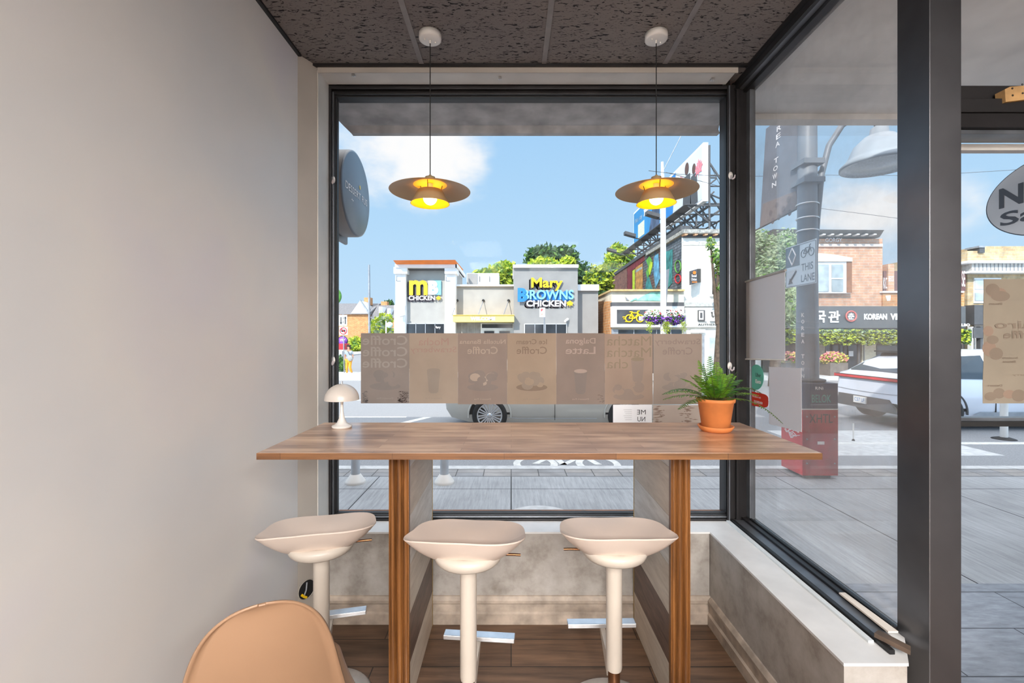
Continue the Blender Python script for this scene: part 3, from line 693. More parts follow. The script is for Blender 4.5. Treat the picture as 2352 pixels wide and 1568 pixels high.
for k, (lb, col, words, tc) in enumerate(specs):
    D = 2.476; x0, x1 = P(PB[k], 0, D).x, P(PB[k + 1], 0, D).x - (.003 if k == 5 else .0006); zt, zb = P(0, 765 + (1.5 if k > 4 else 0), D).z, P(0, 926 + (2 if k > 1 else 0), D).z
    pm = poster_mat('poster_paper', col); inkm = poster_mat('faint_ink', tc); dk = poster_mat('show_through', tuple(lerp(x, 112, .22) for x in col)); m = MB()
    m.box(x0, x1, D - .0006, D + .0002, zb, zt, pm); xc = (x0 + x1) / 2; W = x1 - x0; yy = D - .0012
    hgt = {3: .052, 2: .04}[len(words)]
    for j, wd in enumerate(words):
        wide = W * (.93 if len(words) == 3 else (.94 if len(wd) > 9 else .62)); hh = hgt if not (wd == 'Nutella Banana') else .024
        xx = xc
        if wd == 'cha': wide = W * .45; xx = xc - W * .24
        if wd == 'Ice Cream': hh = .028
        m.text(wd, (xx, yy, zt - .034 - j * (.062 if len(words) == 3 else .047) - (.004 if len(words) == 3 else .012)), wide, hh, UX, VZ, inkm, mirror=True, bold=(0 if k in (1, 5) else .012))
    if k in (1, 4, 5):                       # a cup
        cx_ = xc + (.03 if k == 5 else 0) * 1.6; cz = zb + (.125 if k != 5 else .19); a_, b__ = .036, .026
        m.face([(cx_ - a_, yy, cz + .055), (cx_ - b__, yy, cz - .06), (cx_ - b__ * .6, yy, cz - .07), (cx_ + b__ * .6, yy, cz - .07), (cx_ + b__, yy, cz - .06), (cx_ + a_, yy, cz + .055)], dk)
        m.face([(cx_ + a_ * math.cos(q * .393), yy - .0003, cz + .055 + .011 * math.sin(q * .393)) for q in range(16)], inkm if k != 1 else dk)
    if k != 1 and k != 4:                    # a pastry on a plate
        r_ = random.Random(k); cz = zb + (.12 if k != 5 else .07)
        for q in range(17):
            ox, oz = r_.uniform(-.066, .066), r_.uniform(-.02, .042); rr = r_.uniform(.016, .034)
            m.face([(xc + ox * .9 + rr * math.cos(w_ * .524), yy - .0001 * q, cz + oz + rr * .75 * math.sin(w_ * .524)) for w_ in range(12)], dk if q % 3 else (pm if k != 2 else inkm))
        m.face([(xc + .085 * math.cos(w_ * .262), yy + .0002, cz - .028 + .02 * math.sin(w_ * .262)) for w_ in range(24)], inkm if k == 3 else dk)
    m.text('Dessert Fus', (xc, yy, zb + .028), W * .34, .009, UX, VZ, inkm if k in (0, 2, 4) else dk, mirror=True)
    if k in (0, 4):
        tape = M('torn_tape_residue', (50, 30, 28) if k == 0 else (96, 80, 70), .7, .3, 40); r_ = random.Random(9 + k)
        for q in range(170 if k == 0 else 26):
            ox, oz = r_.uniform(0, .048 if k == 0 else .03), r_.uniform(.004, .065 if k == 0 else .06); w_ = r_.uniform(.004, .014); h_ = r_.uniform(.0008, .003)
            if k == 0 and oz < .03 and r_.random() < .5: ox += .01
            m.face([(x1 - ox - w_, yy - .0004, zb + oz), (x1 - ox, yy - .0004, zb + oz + h_ * .4), (x1 - ox - .001, yy - .0004, zb + oz + h_), (x1 - ox - w_, yy - .0004, zb + oz + h_ * .7)] if x1 - ox < x1 - .001 else [(x1 - .015, yy, zb + oz), (x1 - .001, yy, zb + oz), (x1 - .001, yy, zb + oz + .002)], tape)
            if k == 0 and q < 90: m.face([(x0 + .004 + ox * .5, yy - .0004, zb + oz), (x0 + .004 + ox * .5 + w_, yy - .0004, zb + oz), (x0 + .004 + ox * .5 + w_ * .7, yy - .0004, zb + oz + h_)], DKGREY)
    tag(m.build('poster', origin=(xc, D, zb)), lb, 'poster', 'menu posters along the front window')
# small poster and menu card below the row
D = 2.476; m = MB(); a, c2 = P(1500, 930, D), P(1612, 995, D); pm = poster_mat('pale_poster_paper', (196, 180, 164))
m.box(a.x, c2.x, D - .0006, D + .0002, c2.z, a.z, pm); r_ = random.Random(3)
for q in range(90):
    cx_ = a.x + (.03 if q % 2 else .19) + r_.gauss(0, .018); cz = r_.uniform(c2.z + .02, a.z - .006); w_ = r_.uniform(.005, .02)
    m.face([(cx_ - w_, D - .001 - q * 2e-6, cz), (cx_, D - .001, cz - .0015), (cx_ + w_, D - .001, cz), (cx_, D - .001, cz + .003)], M('tape_smear', (120, 100, 88), .7) if q == 0 else bpy.data.materials['tape_smear'])
tag(m.build('poster', origin=(a.x, D, c2.z)), 'small pale poster back with tape smears left of the fern pot', 'poster')
D = 2.470; m = MB(); a, c2 = P(1408, 929, D), P(1497.5, 992, D)
m.box(a.x, c2.x, D - .0006, D + .0002, c2.z, a.z, M('menu_card_paper', (226, 228, 232), .6, .02, 5))
xx = P(1473, 0, D).x; m.text('ME', (xx, D - .0014, P(0, 946, D).z), .047, .025, UX, VZ, BLACKS, mirror=True); m.text('NU', (xx, D - .0014, P(0, 962, D).z), .043, .025, UX, VZ, BLACKS, mirror=True)
for k in range(6):
    z = P(0, 941 + k * 4.5, D).z; m.face([(P(1432 + (k % 3) * 2, 0, D).x, D - .0012, z), (P(1451, 0, D).x, D - .0012, z), (P(1451, 0, D).x, D - .0012, z + .0014), (P(1432 + (k % 3) * 2, 0, D).x, D - .0012, z + .0014)], METALG)
tag(m.build('menu_card', origin=(a.x, D, c2.z)), 'white card with MENU seen reversed, on the glass just above the counter', 'menu card')

# ---- oval hooks stuck on the window frame
def hook(label, px, py, D):
    p = P(px, py, D); m = MB()
    m.lathe([(.001, -.004), (.009, -.004), (.012, -.001), (.012, 0)], p, WHITEP, 20, axis='Y')
    v = m.v; 
    for q in v: q.z = p.z + (q.z - p.z) * 1.7
    tag_o = thing('wall_hook', label, 'hook', p, 'white stick-on hooks on the window frame'); m.build('plate', tag_o)
    m = MB(); m.tube([p + Vector((.0, -.004, -.004)), p + Vector((.0, -.010, -.018)), p + Vector((.004, -.018, -.024)), p + Vector((.010, -.022, -.018)), p + Vector((.013, -.022, -.004))], [.005, .0055, .005, .0045, .003], M('greige_plastic', (186, 178, 180), .3), 10); m.build('hook_arm', tag_o)
hook('oval white hook on the left window frame, level with the round shop sign', 765, 413, 2.443)
hook('oval white hook on the left window frame, above the mushroom lamp', 765, 827, 2.443)
hook('oval white hook on the corner post, level with the right pendant lamp', 1678, 403, 2.410)
hook('oval white hook on the corner post, above the fern', 1676, 840, 2.410)
# ---- small metal clips under the window header
for px, py, lb in ((812, 171, 'small metal clip on the white header, left end'), (1148, 178, 'small metal clip on the white header, between the pendant cords'), (1636, 181, 'small metal clip on the white header, right end')):
    D = 2.35; x = (px - CX) * 1.348 / (CY - py); y = 1.348 * F / (CY - py); x = (px - CX) * y / F
    m = MB(); m.box(x - .008, x + .008, y - .008, y + .008, 2.770, 2.7778, CHROME); m.box(x - .008, x + .008, y - .008, y - .006, 2.764, 2.770, CHROME); m.tube([(x, y, 2.770), (x, y, 2.768)], .003, BLACKM, 10)
    tag(m.build('blind_clip', origin=(x, y, 2.77)), lb, 'clip', 'blind clips on the header')

# ---- round hole with cables, low on the angled wall strip
p0 = Vector((-1.007, 2.236, .196)); n_ = Vector((.095, -.058, 0)).normalized(); n_ = Vector((.87, -.49, 0)).normalized(); u_ = Vector((.49, .87, 0))
t = thing('cable_hole', 'round cable hole in the angled wall strip beside the left stool pole', 'wall opening', p0)
m = MB(); ring = [p0 + n_ * .0025 + (u_ * math.cos(a) + Vector((0, 0, 1)) * math.sin(a)) * .046 for a in [k * math.pi / 16 for k in range(32)]]; m.face(ring, DARKVOID); m.build('opening', t)
m = MB(); m.tube([p + n_ * .001 for p in ring + ring[:1]], .002, GREYSTRIP, 6, caps=False); m.build('rim', t)
m = MB(); m.tube([p0 + n_ * .006 + Vector((0, 0, .036)), p0 + n_ * .008 + u_ * -.006, p0 + n_ * .006 + u_ * -.02 + Vector((0, 0, -.03))], .004, METALG, 8); m.build('metal_conduit', t)
m = MB(); m.tube([p0 + n_ * .007 + u_ * -.03 + Vector((0, 0, -.012)), p0 + n_ * .010 + u_ * -.018 + Vector((0, 0, -.026)), p0 + n_ * .006 + u_ * -.004 + Vector((0, 0, -.036))], .006, YELLOW, 8); m.build('yellow_cable', t)

# ---- things on the side window glass (inside face)
XG = XS - .002
def side_quad(name, label, cat, pxs, X, mat, th=.0015):
    pts = []
    for px, py in pxs: D = X * F / (px - CX); pts.append(Vector((X, D, CZ + (CY - py) * D / F)))
    m = MB(); m.slab(pts, (-th, 0, 0), mat); return m, pts
m, q = side_quad('', '', '', [(1711, 648), (1803.5, 623), (1803.5, 826), (1711, 824.5)], 1.262, M('white_shade_fabric', (244, 244, 246), .55, .02, 3, trans=.62))
t = thing('window_shade', 'white rolled paper shade hung at the left of the side window', 'window shade', q[3]); m.build('sheet', t)
m = MB(); m.tube([q[0] + Vector((-.004, .004, 0)), q[1] + Vector((-.004, -.01, .004))], .006, M('grey_rod', (160, 158, 154), .5), 10); m.build('top_rod', t)
m = MB(); m.tube([q[3] + Vector((-.004, .004, 0)), q[2] + Vector((-.004, -.004, 0))], .004, WHITEP, 10); m.build('bottom_rod', t)
m, q = side_quad('', '', '', [(1767, 842), (1841, 845), (1842, 992), (1767, 973)], 1.264, M('blank_white_paper', (246, 245, 247), .6, .02, 3, trans=.62))
tag(m.build('paper_sheet', origin=q[3]), 'blank white sheet of paper on the side window, right of the two delivery stickers', 'paper')
def sticker_side(name, label, shape, words, mat, tm):
    m = MB(); pts = [Vector((XG, (XG * F) / (px - CX), CZ + (CY - py) * (XG * F / (px - CX)) / F)) for px, py in shape]
    m.slab(pts, (-.0008, 0, 0), mat); o = sum(pts, Vector()) / len(pts)
    for wd, px, py, W, Hh, bold, mat2 in words:
        D = XG * F / (px - CX); m.text(wd, (XG - .0014, D, CZ + (CY - py) * D / F), W, Hh, (0, -1, 0), (0, 0, 1), mat2, bold=bold)
    tag(m.build(name, origin=o), label, 'sticker', 'delivery stickers on the side window'); return m
el = lambda cx_, cy_, a_, b__, n=28, p=2: [(cx_ + a_ * abs(math.cos(2 * math.pi * k / n)) ** (2 / p) * (1 if math.cos(2 * math.pi * k / n) > 0 else -1), cy_ + b__ * abs(math.sin(2 * math.pi * k / n)) ** (2 / p) * (1 if math.sin(2 * math.pi * k / n) > 0 else -1)) for k in range(n)]
WT = M('sticker_white', (240, 242, 240), .5, .02, 6); BK = M('sticker_dark', (60, 74, 70), .5, .05, 6)
sticker_side('round_sticker', 'round teal food delivery sticker on the side window beside the corner post', el(1737.5, 866, 17, 29), [('Uber', 1742, 861, .052, .020, .01, BK), ('Eats', 1742, 876, .052, .020, .03, WT)], M('pale_teal_vinyl', (120, 206, 186), .5, .06, 6, trans=.3), WT)
sticker_side('rounded_sticker', 'rounded red food delivery sticker on the side window behind the fern tips', [(x, y + (x - 1738) * .18) for x, y in el(1738.5, 917, 26.5, 16, 36, 4)], [('We deliver with', 1738, 911, .082, .010, .01, WT), ('DOORDASH', 1742, 923.5, .080, .013, .03, WT)], M('coral_red_vinyl', (226, 66, 42), .5, .06, 6, trans=.3), WT)
m = MB()
# ---- loose strips on the side sill
t = None
m = MB(); m.box(1.142, 1.160, 1.455, 2.415, .4555, .463, M('white_plastic_strip', (216, 222, 224), .4, .04, 6)); tag(m.build('plastic_strip', origin=(1.15, 1.9, .4555)), 'long narrow white strip lying along the inner edge of the side window track', 'trim strip')
m = MB(); m.slab([(1.222, 1.475, .474), (1.255, 1.475, .474), (1.248, 1.70, .474), (1.225, 1.70, .474)], (0, 0, .006), M('cream_plastic_strip', (226, 216, 204), .45, .04, 6)); tag(m.build('plastic_strip', origin=(1.24, 1.58, .474)), 'short wide cream strip lying on the side window track by the steel column', 'trim strip')
m = MB(); m.slab([(1.165, 1.46, .4705), (1.192, 1.475, .4705), (1.225, 1.395, .472), (1.206, 1.374, .472)], (0, 0, .014), M('brown_wood_scrap', (94, 78, 66), .7, .2, 14)); tag(m.build('wood_scrap', origin=(1.2, 1.42, .47)), 'brown scrap of wood at the end of the side window ledge', 'wood scrap')
m = MB(); m.slab([P(1653, 1191, 2.41), P(1680, 1190, 2.41), P(1681, 1196, 2.40), P(1655, 1198, 2.40)], (0, .012, .0), M('flaked_caulk', (150, 146, 142), .8, .25, 40)); 

# ---- wooden block over the door head
m = MB(); a = P(2312, 234, 1.47)
m.slab([P(2308, 205, 1.46), P(2320, 199, 1.46), P(2360, 196, 1.46), P(2420, 170, 1.46), P(2440, 215, 1.46), P(2360, 228, 1.46), P(2310, 234, 1.46)], (0, .03, 0), M('pale_pine_block', (178, 140, 92), .6, .15, 20))
for px, py in ((2325, 203), (2326, 219), (2348, 194), (2349, 214)):
    p = P(px, py, 1.4595); m.lathe([(.001, -.0006), (.0032, -.0006), (.0032, .0)], p, DARKVOID, 10, axis='Y')
tag(m.build('wood_block', origin=P(2370, 205, 1.46)), 'pale wooden block with screw holes over the door head at the right edge', 'wood block')

# ---- poster on the door
D = 1.512; a, c2 = P(2258, 641, D), P(2520, 926, D); m = MB(); pm = poster_mat('door_poster_paper', (152, 140, 120)); dk = poster_mat('door_poster_print', (136, 120, 102)); d2 = poster_mat('door_poster_print_warm', (152, 128, 108))
m.slab([P(2259, 641, D), P(2520, 641, D), P(2520, 926, D), P(2257, 926, D), P(2256.5, 880, D), P(2259, 820, D), P(2258, 740, D)], (0, -.0008, 0), pm); r_ = random.Random(5); yy = D - .0014
def blob2(px, py, rx, ry, mat, j):
    m.face([P(px + rx * math.cos(w_ * .393), py + ry * math.sin(w_ * .393), yy - .00005 * j) for w_ in range(16)], mat)
for j, (px, py, rx, ry) in enumerate(((2290, 672, 22, 12), (2298, 680, 22, 12), (2280, 665, 16, 14), (2272, 800, 16, 18), (2280, 780, 14, 10), (2288, 812, 16, 14), (2270, 760, 12, 12), (2275, 910, 14, 10), (2295, 903, 14, 12), (2318, 905, 14, 10), (2340, 908, 16, 14))): blob2(px, py, rx, ry, dk if j % 3 else d2, j)
for wd, px, py, W in (('Tairo', 2345, 745, 120), ('Croffle', 2360, 768, 110), ('Dessert', 2287, 697, 30), ('Strawberry', 2320, 822, 36), ('Banana', 2318, 830, 30), ('berry', 2345, 861, 40), ('Dessert', 2285, 885, 34)):
    q = P(px, py, yy - .001); m.text(wd, q, W * D / F, (18 if W > 80 else 5) * D / F, UX, VZ, dk, mirror=True, bold=.02)
tag(m.build('poster', origin=P(2258, 926, D)), 'large tan poster back on the door glass at the right edge', 'poster')
# ================================================================ OUTSIDE
ZS, ZR = -.20, -.38         # pavement and road level
# ---- our own building's shell outside the room (it shades the pavement and half the road)
SOFFIT = M('pale_exterior_soffit', (232, 230, 226), .7, .12, 2); SHELL = brick('own_building_brick', (150, 110, 90), (164, 122, 100), (140, 120, 104), w=.25, h=.08)
b = MB(); b.box(-9, 9.5, -5, 2.86, 2.90, 5.3, SHELL); struct(b, 'wall_upper_storey')
b = MB(); b.box(-9, XL - .12, -5, 2.58, ZS, 2.90, SHELL); b.box(XL - .12, -.98, 2.4205, 2.58, ZS, 2.90, FRAME); b.box(-.98, 1.19, 2.5605, 2.60, ZS, .45, SHELL); b.box(-.98, 1.19, 2.5605, 2.60, 2.772, 2.90, FRAME); struct(b, 'wall_street_side')
b = MB(); b.box(3.75, 9.5, -5, 2.86, ZS, 2.90, SHELL); b.box(2.63, 3.75, -5, 1.6, ZS, 2.90, SHELL); struct(b, 'wall_next_shop')
b = MB(); b.box(1.305, 3.75, 1.6, 2.86, 2.80, 2.899, SOFFIT); b.box(1.305, 3.75, 2.78, 2.86, 2.765, 2.80, SOFFIT); struct(b, 'ceiling_entry')
m = MB(); fas = M('weathered_fascia_metal', (176, 176, 176), .7, .15, 8); DW = 2.86
m.slab([(-1.10, 2.60, 2.79), (-1.055, 2.84, 2.765), (-1.055, 2.86, 2.765), (-1.02, 2.90, 2.735), (-1.02, 2.94, 2.735), (-1.10, 2.94, 2.9), (-1.10, 2.60, 2.9)], (2.35, 0, 0), fas)
m.box(-1.03, 1.29, 2.84, 2.95, 2.768, 2.80, M('dark_fascia_lip', (112, 120, 134), .6, .4, 40)); o = struct(m, 'trim_7')
# ---- ground
b = MB(); b.box(-40, 1.30, 2.4, 5.37, ZS - .2, ZS, SIDEWALK); b.box(1.30, 40, 3.02, 5.37, ZS - .2, ZS, SIDEWALK); b.box(3.75, 40, 2.4, 3.02, ZS - .2, ZS, SIDEWALK); b.box(-40, 40, 5.355, 5.37, ZS - .01, ZS + .001, DKGREY); struct(b, 'sidewalk')
b = MB(); b.box(1.30, 3.75, 1.585, 3.02, ZS - .15, ZS + .001, SLATE); struct(b, 'entry_paving')
b = MB(); b.box(-40, 40, 5.371, 5.66, ZS - .2, ZS, PAVER); struct(b, 'paver_strip')
b = MB(); b.box(-40, 40, 5.66, 5.80, ZS - .3, ZS + .003, CURB); struct(b, 'curb')
b = MB(); b.box(-60, 60, 5.8, 19.6, ZR - .2, ZR, ASPH); b.box(-60, 60, 19.6, 130, ZR - .25, ZR - .01, ASPH); struct(b, 'road')
b = MB(); b.box(-12, 60, 19.4, 22.5, ZR, ZR + .14, CURB); b.box(-60, -16.5, 19.4, 60, ZR, ZR + .10, CURB); struct(b, 'far_sidewalk')
b = MB(); z = ZR + .003
for x0, x1, y0, y1 in ((1.2, 40, 7.74, 7.90), (1.8, 4.2, 8.7, 8.82), (-40, -2.4, 10.35, 10.47), (-40, 40, 13.2, 13.32)): b.box(x0, x1, y0, y1, ZR, z, WHITELINE)
b.slab([(-2.6, 9.3, ZR), (-2.4, 9.3, ZR), (-1.8, 10.4, ZR), (-2.0, 10.4, ZR)], (0, 0, .003), WHITELINE)
b.box(5.0, 7.6, 7.0, 8.9, ZR, z - .001, CURB); struct(b, 'road_markings')
# painted bicycle on the lane
b = MB()
def ringpts(cx_, cy_, r0, r1, n=28): return [(cx_ + r * math.cos(2 * math.pi * k / n), cy_ + r * math.sin(2 * math.pi * k / n) * 1.3, ZR + .003) for r in (r0, r1) for k in range(n)]
for cx_ in (.35, 1.25):
    n = 28; b.add(ringpts(cx_, 6.55, .22, .32), [(k, (k + 1) % n, n + (k + 1) % n, n + k) for k in range(n)], WHITELINE)
for x0, y0, x1, y1 in ((.35, 6.55, .65, 7.0), (.65, 7.0, 1.1, 7.0), (.75, 6.5, 1.1, 7.0), (.75, 6.5, .35, 6.55), (1.1, 7.0, 1.25, 6.5), (.65, 7.0, .75, 6.5)):
    b.slab([(x0 - .05, y0, ZR), (x0 + .05, y0, ZR), (x1 + .05, y1, ZR), (x1 - .05, y1, ZR)], (0, 0, .0035), WHITELINE)
tag(b.build('bicycle_marking', origin=(.8, 6.6, ZR)), 'white bicycle symbol painted on the road, seen under the counter', 'road marking')
t = thing('manhole_cover', 'round cast drain cover in the pavement just outside the front window', 'manhole cover', (.26, 4.1, ZS))
m = MB(); m.lathe([(.001, .003), (.31, .003), (.33, .0)], (.26, 4.1, ZS), CURB, 40); m.build('rim', t)
m = MB()
for i in range(-4, 5):
    for j in range(-4, 5):
        if i * i + j * j < 18: m.box(.26 + i * .045 - .016, .26 + i * .045 + .016, 4.1 + j * .045 - .016, 4.1 + j * .045 + .016, ZS + .003, ZS + .0045, DKGREY)
m.build('slots', t)

# ---- bollards
bol = M('white_grey_bollard', (196, 202, 208), .5, .08, 5)
def bollard(x, y, label):
    t = thing('bollard', label, 'bollard', (x, y, ZS), 'white bollards outside the front window')
    m = MB(); m.lathe([(.112, 0), (.112, .018), (.106, .026), (.055, .098), (.05, .10)], (x, y, ZS), WHITEP, 36); m.build('base', t)
    m = MB(); m.tube([(x, y, ZS + .09), (x, y, ZS + .60), (x, y, ZS + .63)], [.048, .048, .03], bol, 24); m.build('post', t)
bollard(-1.755, 5.13, 'short white bollard with a cone base, left one, beyond the left counter end'); bollard(-.753, 5.13, 'short white bollard with a cone base, right one, beside the left counter support')

# ---- round shop sign
c = Vector((-1.117, 3.3, 2.47)); t = thing('shop_sign', 'round grey shop sign outside at the left of the front window', 'sign', c)
face_m = M('blue_grey_sign_face', (114, 124, 136), .3, .12, 1.2); rim_m = M('grey_sign_rim', (150, 150, 150), .5, .08, 5)
m = MB(); m.lathe([(.001, 0), (.285, 0), (.300, -.006), (.300, -.012)], c, face_m, 72, axis='X'); m.build('face', t)
m = MB(); m.lathe([(.300, -.012), (.303, -.02), (.303, -.10), (.29, -.13), (.001, -.13)], c, rim_m, 72, axis='X'); m.build('rim', t)
m = MB(); m.box(c.x - .16, c.x - .13, c.y - .28, c.y + .18, c.z - .33, c.z + .33, METALG); m.box(c.x - .15, c.x - .13, 2.5, c.y, c.z + .1, c.z + .14, METALG); m.box(c.x - .15, c.x - .13, 2.5, c.y, c.z - .14, c.z - .1, METALG); m.build('bracket', t, bevel=.02)
m = MB(); m.text('DESSERT FUS', (c.x + .002, c.y - .005, c.z + .0), .46, .05, (0, 1, 0), (0, 0, 1), WHITEF); m.text('~', (c.x + .002, c.y - .1, c.z - .07), .04, .012, (0, 1, 0), (0, 0, 1), WHITEF)
m.lathe([(.001, .002), (.016, .002)], c + Vector((0, .06, .07)), MUSTARD, 16, axis='X'); m.build('lettering', t)
# ---- oval sign in the entry
c = Vector((2.40, 2.0, 2.075)); t = thing('oval_sign', 'oval white sign with dark letters hanging in the entry, cut by the right edge', 'sign', c)
def oval(mb, k, x0, x1, mat): mb.slab([(x0, c.y + .30 * k * math.cos(a), c.z + .185 * k * math.sin(a)) for a in [i * math.pi / 32 for i in range(64)]], (x1 - x0, 0, 0), mat)
m = MB(); oval(m, 1.0, c.x, c.x + .04, M('dark_sign_edge', (58, 66, 80), .5)); m.build('edge', t)
m = MB(); oval(m, .975, c.x - .003, c.x, M('pale_grey_sign_face', (206, 208, 212), .4, .03)); m.build('face', t)
m = MB(); m.text('No', (c.x - .004, 2.135, c.z + .035), .20, .098, (0, -1, 0), (0, 0, 1), M('sign_lettering', (60, 64, 74), .5), bold=.03)
m.text('Sa', (c.x - .004, 2.145, c.z - .068), .17, .066, (0, -1, 0), (0, 0, 1), bpy.data.materials['sign_lettering'], bold=.02); m.build('lettering', t)
m = MB(); m.tube([(c.x + .02, c.y - .1, c.z + .17), (c.x + .02, c.y - .1, 2.81)], .006, METALG, 8); m.tube([(c.x + .02, c.y + .0, c.z + .17), (c.x + .02, c.y + .0, 2.81)], .006, METALG, 8); m.build('hanger', t)

# ---- red utility cabinet round the lamp post
t = thing('utility_cabinet', 'red and navy metal cabinet with graffiti around the foot of the street lamp post', 'cabinet', (3.57, 5.46, ZS)); x0, x1, y0, y1 = 3.37, 3.78, 5.26, 5.67; z1 = .906; zb = .60
m = MB(); m.box(x0, x1, y0, y1, ZS + .04, zb, REDD); m.box(x0 - .002, x0, y0 + .0, y1, ZS + .04, zb, RED); m.build('red_panel', t, bevel=.004)
m = MB(); m.box(x0, x1, y0, y1, zb + .012, z1, NAVY); m.build('navy_panel', t, bevel=.004)
m = MB(); m.box(x0 - .003, x1 + .003, y0 - .003, y1 + .003, zb, zb + .012, WHITEP); m.build('white_band', t)
m = MB(); m.box(x0 + .06, x1 - .06, y0 + .04, y1 - .04, ZS, ZS + .04, DKGREY); m.build('feet', t)
m = MB(); m.lathe([(.17, z1), (.19, z1 + .012), (.19, z1 + .03), (.14, z1 + .04), (.10, z1 + .045)], (3.58, 5.5, 0), DKGREY, 32); m.build('collar', t)
m = MB(); r_ = random.Random(2); yy = y0 - .004
m.text('BELOK', (3.585, yy, .73), .22, .09, UX, VZ, TEAL, bold=.0); m.text('XHTL', (3.58, yy, .50), .27, .10, UX, VZ, BLACKS); m.text('RiNi', (3.56, yy, .85), .09, .035, UX, VZ, WHITEF)
m.box(3.54, 3.62, yy, yy + .002, .20, .235, WHITEF)
for k in range(16):
    ya = r_.uniform(5.3, 5.5); za = r_.uniform(.26, .34); m.tube([(x0 - .005, ya, za), (x0 - .005, ya + .06, za + r_.uniform(-.05, .05)), (x0 - .005, ya + .1, za)], .004, WHITEF, 4)
m.build('graffiti', t)
for zz in (.52, .26, -.02):
    for xx in (3.42, 3.74): m = MB(); m.lathe([(.001, -.004), (.009, -.003), (.009, 0)], (xx, y0, zz), METALG, 12, axis='Y'); m.build('bolt', t)
m = MB(); m.slab([(3.40, y0 - .008, ZS + .06), (3.77, y0 - .008, ZS + .06), (3.77, y0 - .008, .84), (3.40, y0 - .008, .84)], (0, .003, 0), glass_mat('clear_plastic_cover', haze=.02, refl=.5, hz=.6)); m.build('clear_cover', t)

# ---- street lamp, its banner and bike lane sign
px_, py_ = 3.58, 5.5; t = thing('street_lamp', 'tall grey street lamp rising from the red cabinet, with curved arm and bell lamp', 'street lamp', (px_, py_, ZS))
m = MB(); m.tube([(px_, py_, z1), (px_, py_, 1.2), (px_, py_, 2.4), (px_, py_, 5.6)], [.12, .122, .108, .095], POLE, 32); m.build('pole', t)
m = MB(); arc = [(px_ + .09, py_, 2.45), (px_ + .12, py_, 2.9), (px_ + .17, py_, 3.4), (px_ + .26, py_, 3.75), (px_ + .42, py_, 4.0), (px_ + .62, py_, 4.12), (px_ + .82, py_, 4.08), (px_ + .86, py_, 3.96)]
m.tube(arc, .035, POLE, 12); m.tube([(px_ + .1, py_, 3.4), (px_ + .2, py_, 3.5), (px_ + .32, py_, 3.86)], .012, POLE, 8); m.box(px_ - .12, px_ + .13, py_ - .13, py_ + .13, 3.28, 3.34, POLE); m.box(px_ - .12, px_ + .13, py_ - .13, py_ + .13, 3.50, 3.56, POLE); m.build('arm', t)
lc = (px_ + .87, py_, 3.50); m = MB(); bell = M('grey_lamp_bell', (150, 160, 170), .4, .06, 3)
m.lathe([(.04, .50), (.09, .46), (.10, .38), (.16, .36), (.26, .26), (.32, .12), (.34, .09), (.40, .03), (.40, 0), (.385, 0)], lc, bell, 56); m.build('lamp_head', t)
m = MB(); m.lathe([(.385, 0), (.36, .02), (.30, .03), (.27, .015), (.001, -.01)], lc, M('frosted_lens', (176, 186, 194), .3, .12, 60), 56); m.build('lens', t)
m = MB(); m.tube([(px_ + .02, py_ - .122, 1.0), (px_ + .02, py_ - .108, 2.4)], .012, POLE, 8)
for zz in (2.72, 2.87, 3.04): m.lathe([(.118, -.008), (.125, 0), (.118, .008)], (px_, py_, zz), CHROME, 28)
m.build('band', t)
for k, ch in enumerate('KOREA TOWN'):
    if ch != ' ': m = MB(); m.text(ch, (px_ - .104, py_ - .078, P(0, 723 + k * 15.2 + (0 if k < 5 else 4), 5.4).z), .030, .047, (.80, -.60, 0), VZ, WHITEF, bold=.03); m.build('letter', t)
m = MB()
for zz in (1.55, 1.62): m.lathe([(.121, -.004), (.1245, 0), (.121, .004)], (px_, py_, zz), METALG, 28)
m.build('collar', t)
# banner
t = thing('banner', 'grey street banner reading Korea Town, hanging from the lamp post', 'banner', (px_ - .05, py_ + .1, 3)); bx = 3.50
def bp(px, py):
    D = bx * F / (px - CX); return Vector((bx, D, CZ + (CY - py) * D / F))
BM = M('grey_banner_cloth', (132, 136, 146), .8, .1, 3, trans=.2); m = MB()
m.slab([bp(1834, 478), bp(1745, 524), Vector((bx, 6.25, 4.3)), Vector((bx, 5.56, 4.3))], (.004, 0, 0), BM); m.build('cloth', t)
m = MB(); m.slab([bp(1833, 477) - Vector((.004, 0, 0)), bp(1746, 522) - Vector((.004, 0, 0)), bp(1753, 468) - Vector((.004, 0, 0)), bp(1829, 438) - Vector((.004, 0, 0))], (.002, 0, 0), M('taupe_banner_panel', (136, 124, 122), .8, .06))
for (px, py) in ((1771, 489), (1785, 471), (1800, 480), (1812, 458), (1790, 498), (1815, 488), (1776, 507)):
    q = bp(px, py) - Vector((.006, 0, 0)); m.lathe([(.040, 0), (.001, 0)], q, M('banner_dots', (112, 102, 104), .8) if 'banner_dots' not in bpy.data.materials else bpy.data.materials['banner_dots'], 18, axis='X')
m.build('pattern_panel', t)
for k, ch in enumerate('KOREA TOWN'):
    if ch != ' ': m = MB(); q = bp(1793 - k * 1.6, 257 + k * 18.5); m.text(ch, q - Vector((.004, 0, 0)), .10, .066, (0, -1, 0), VZ, WHITEF, bold=.02); m.build('letter', t)
m = MB(); m.tube([bp(1838, 476), bp(1733, 530)], .010, DKGREY, 8); m.build('rod', t)
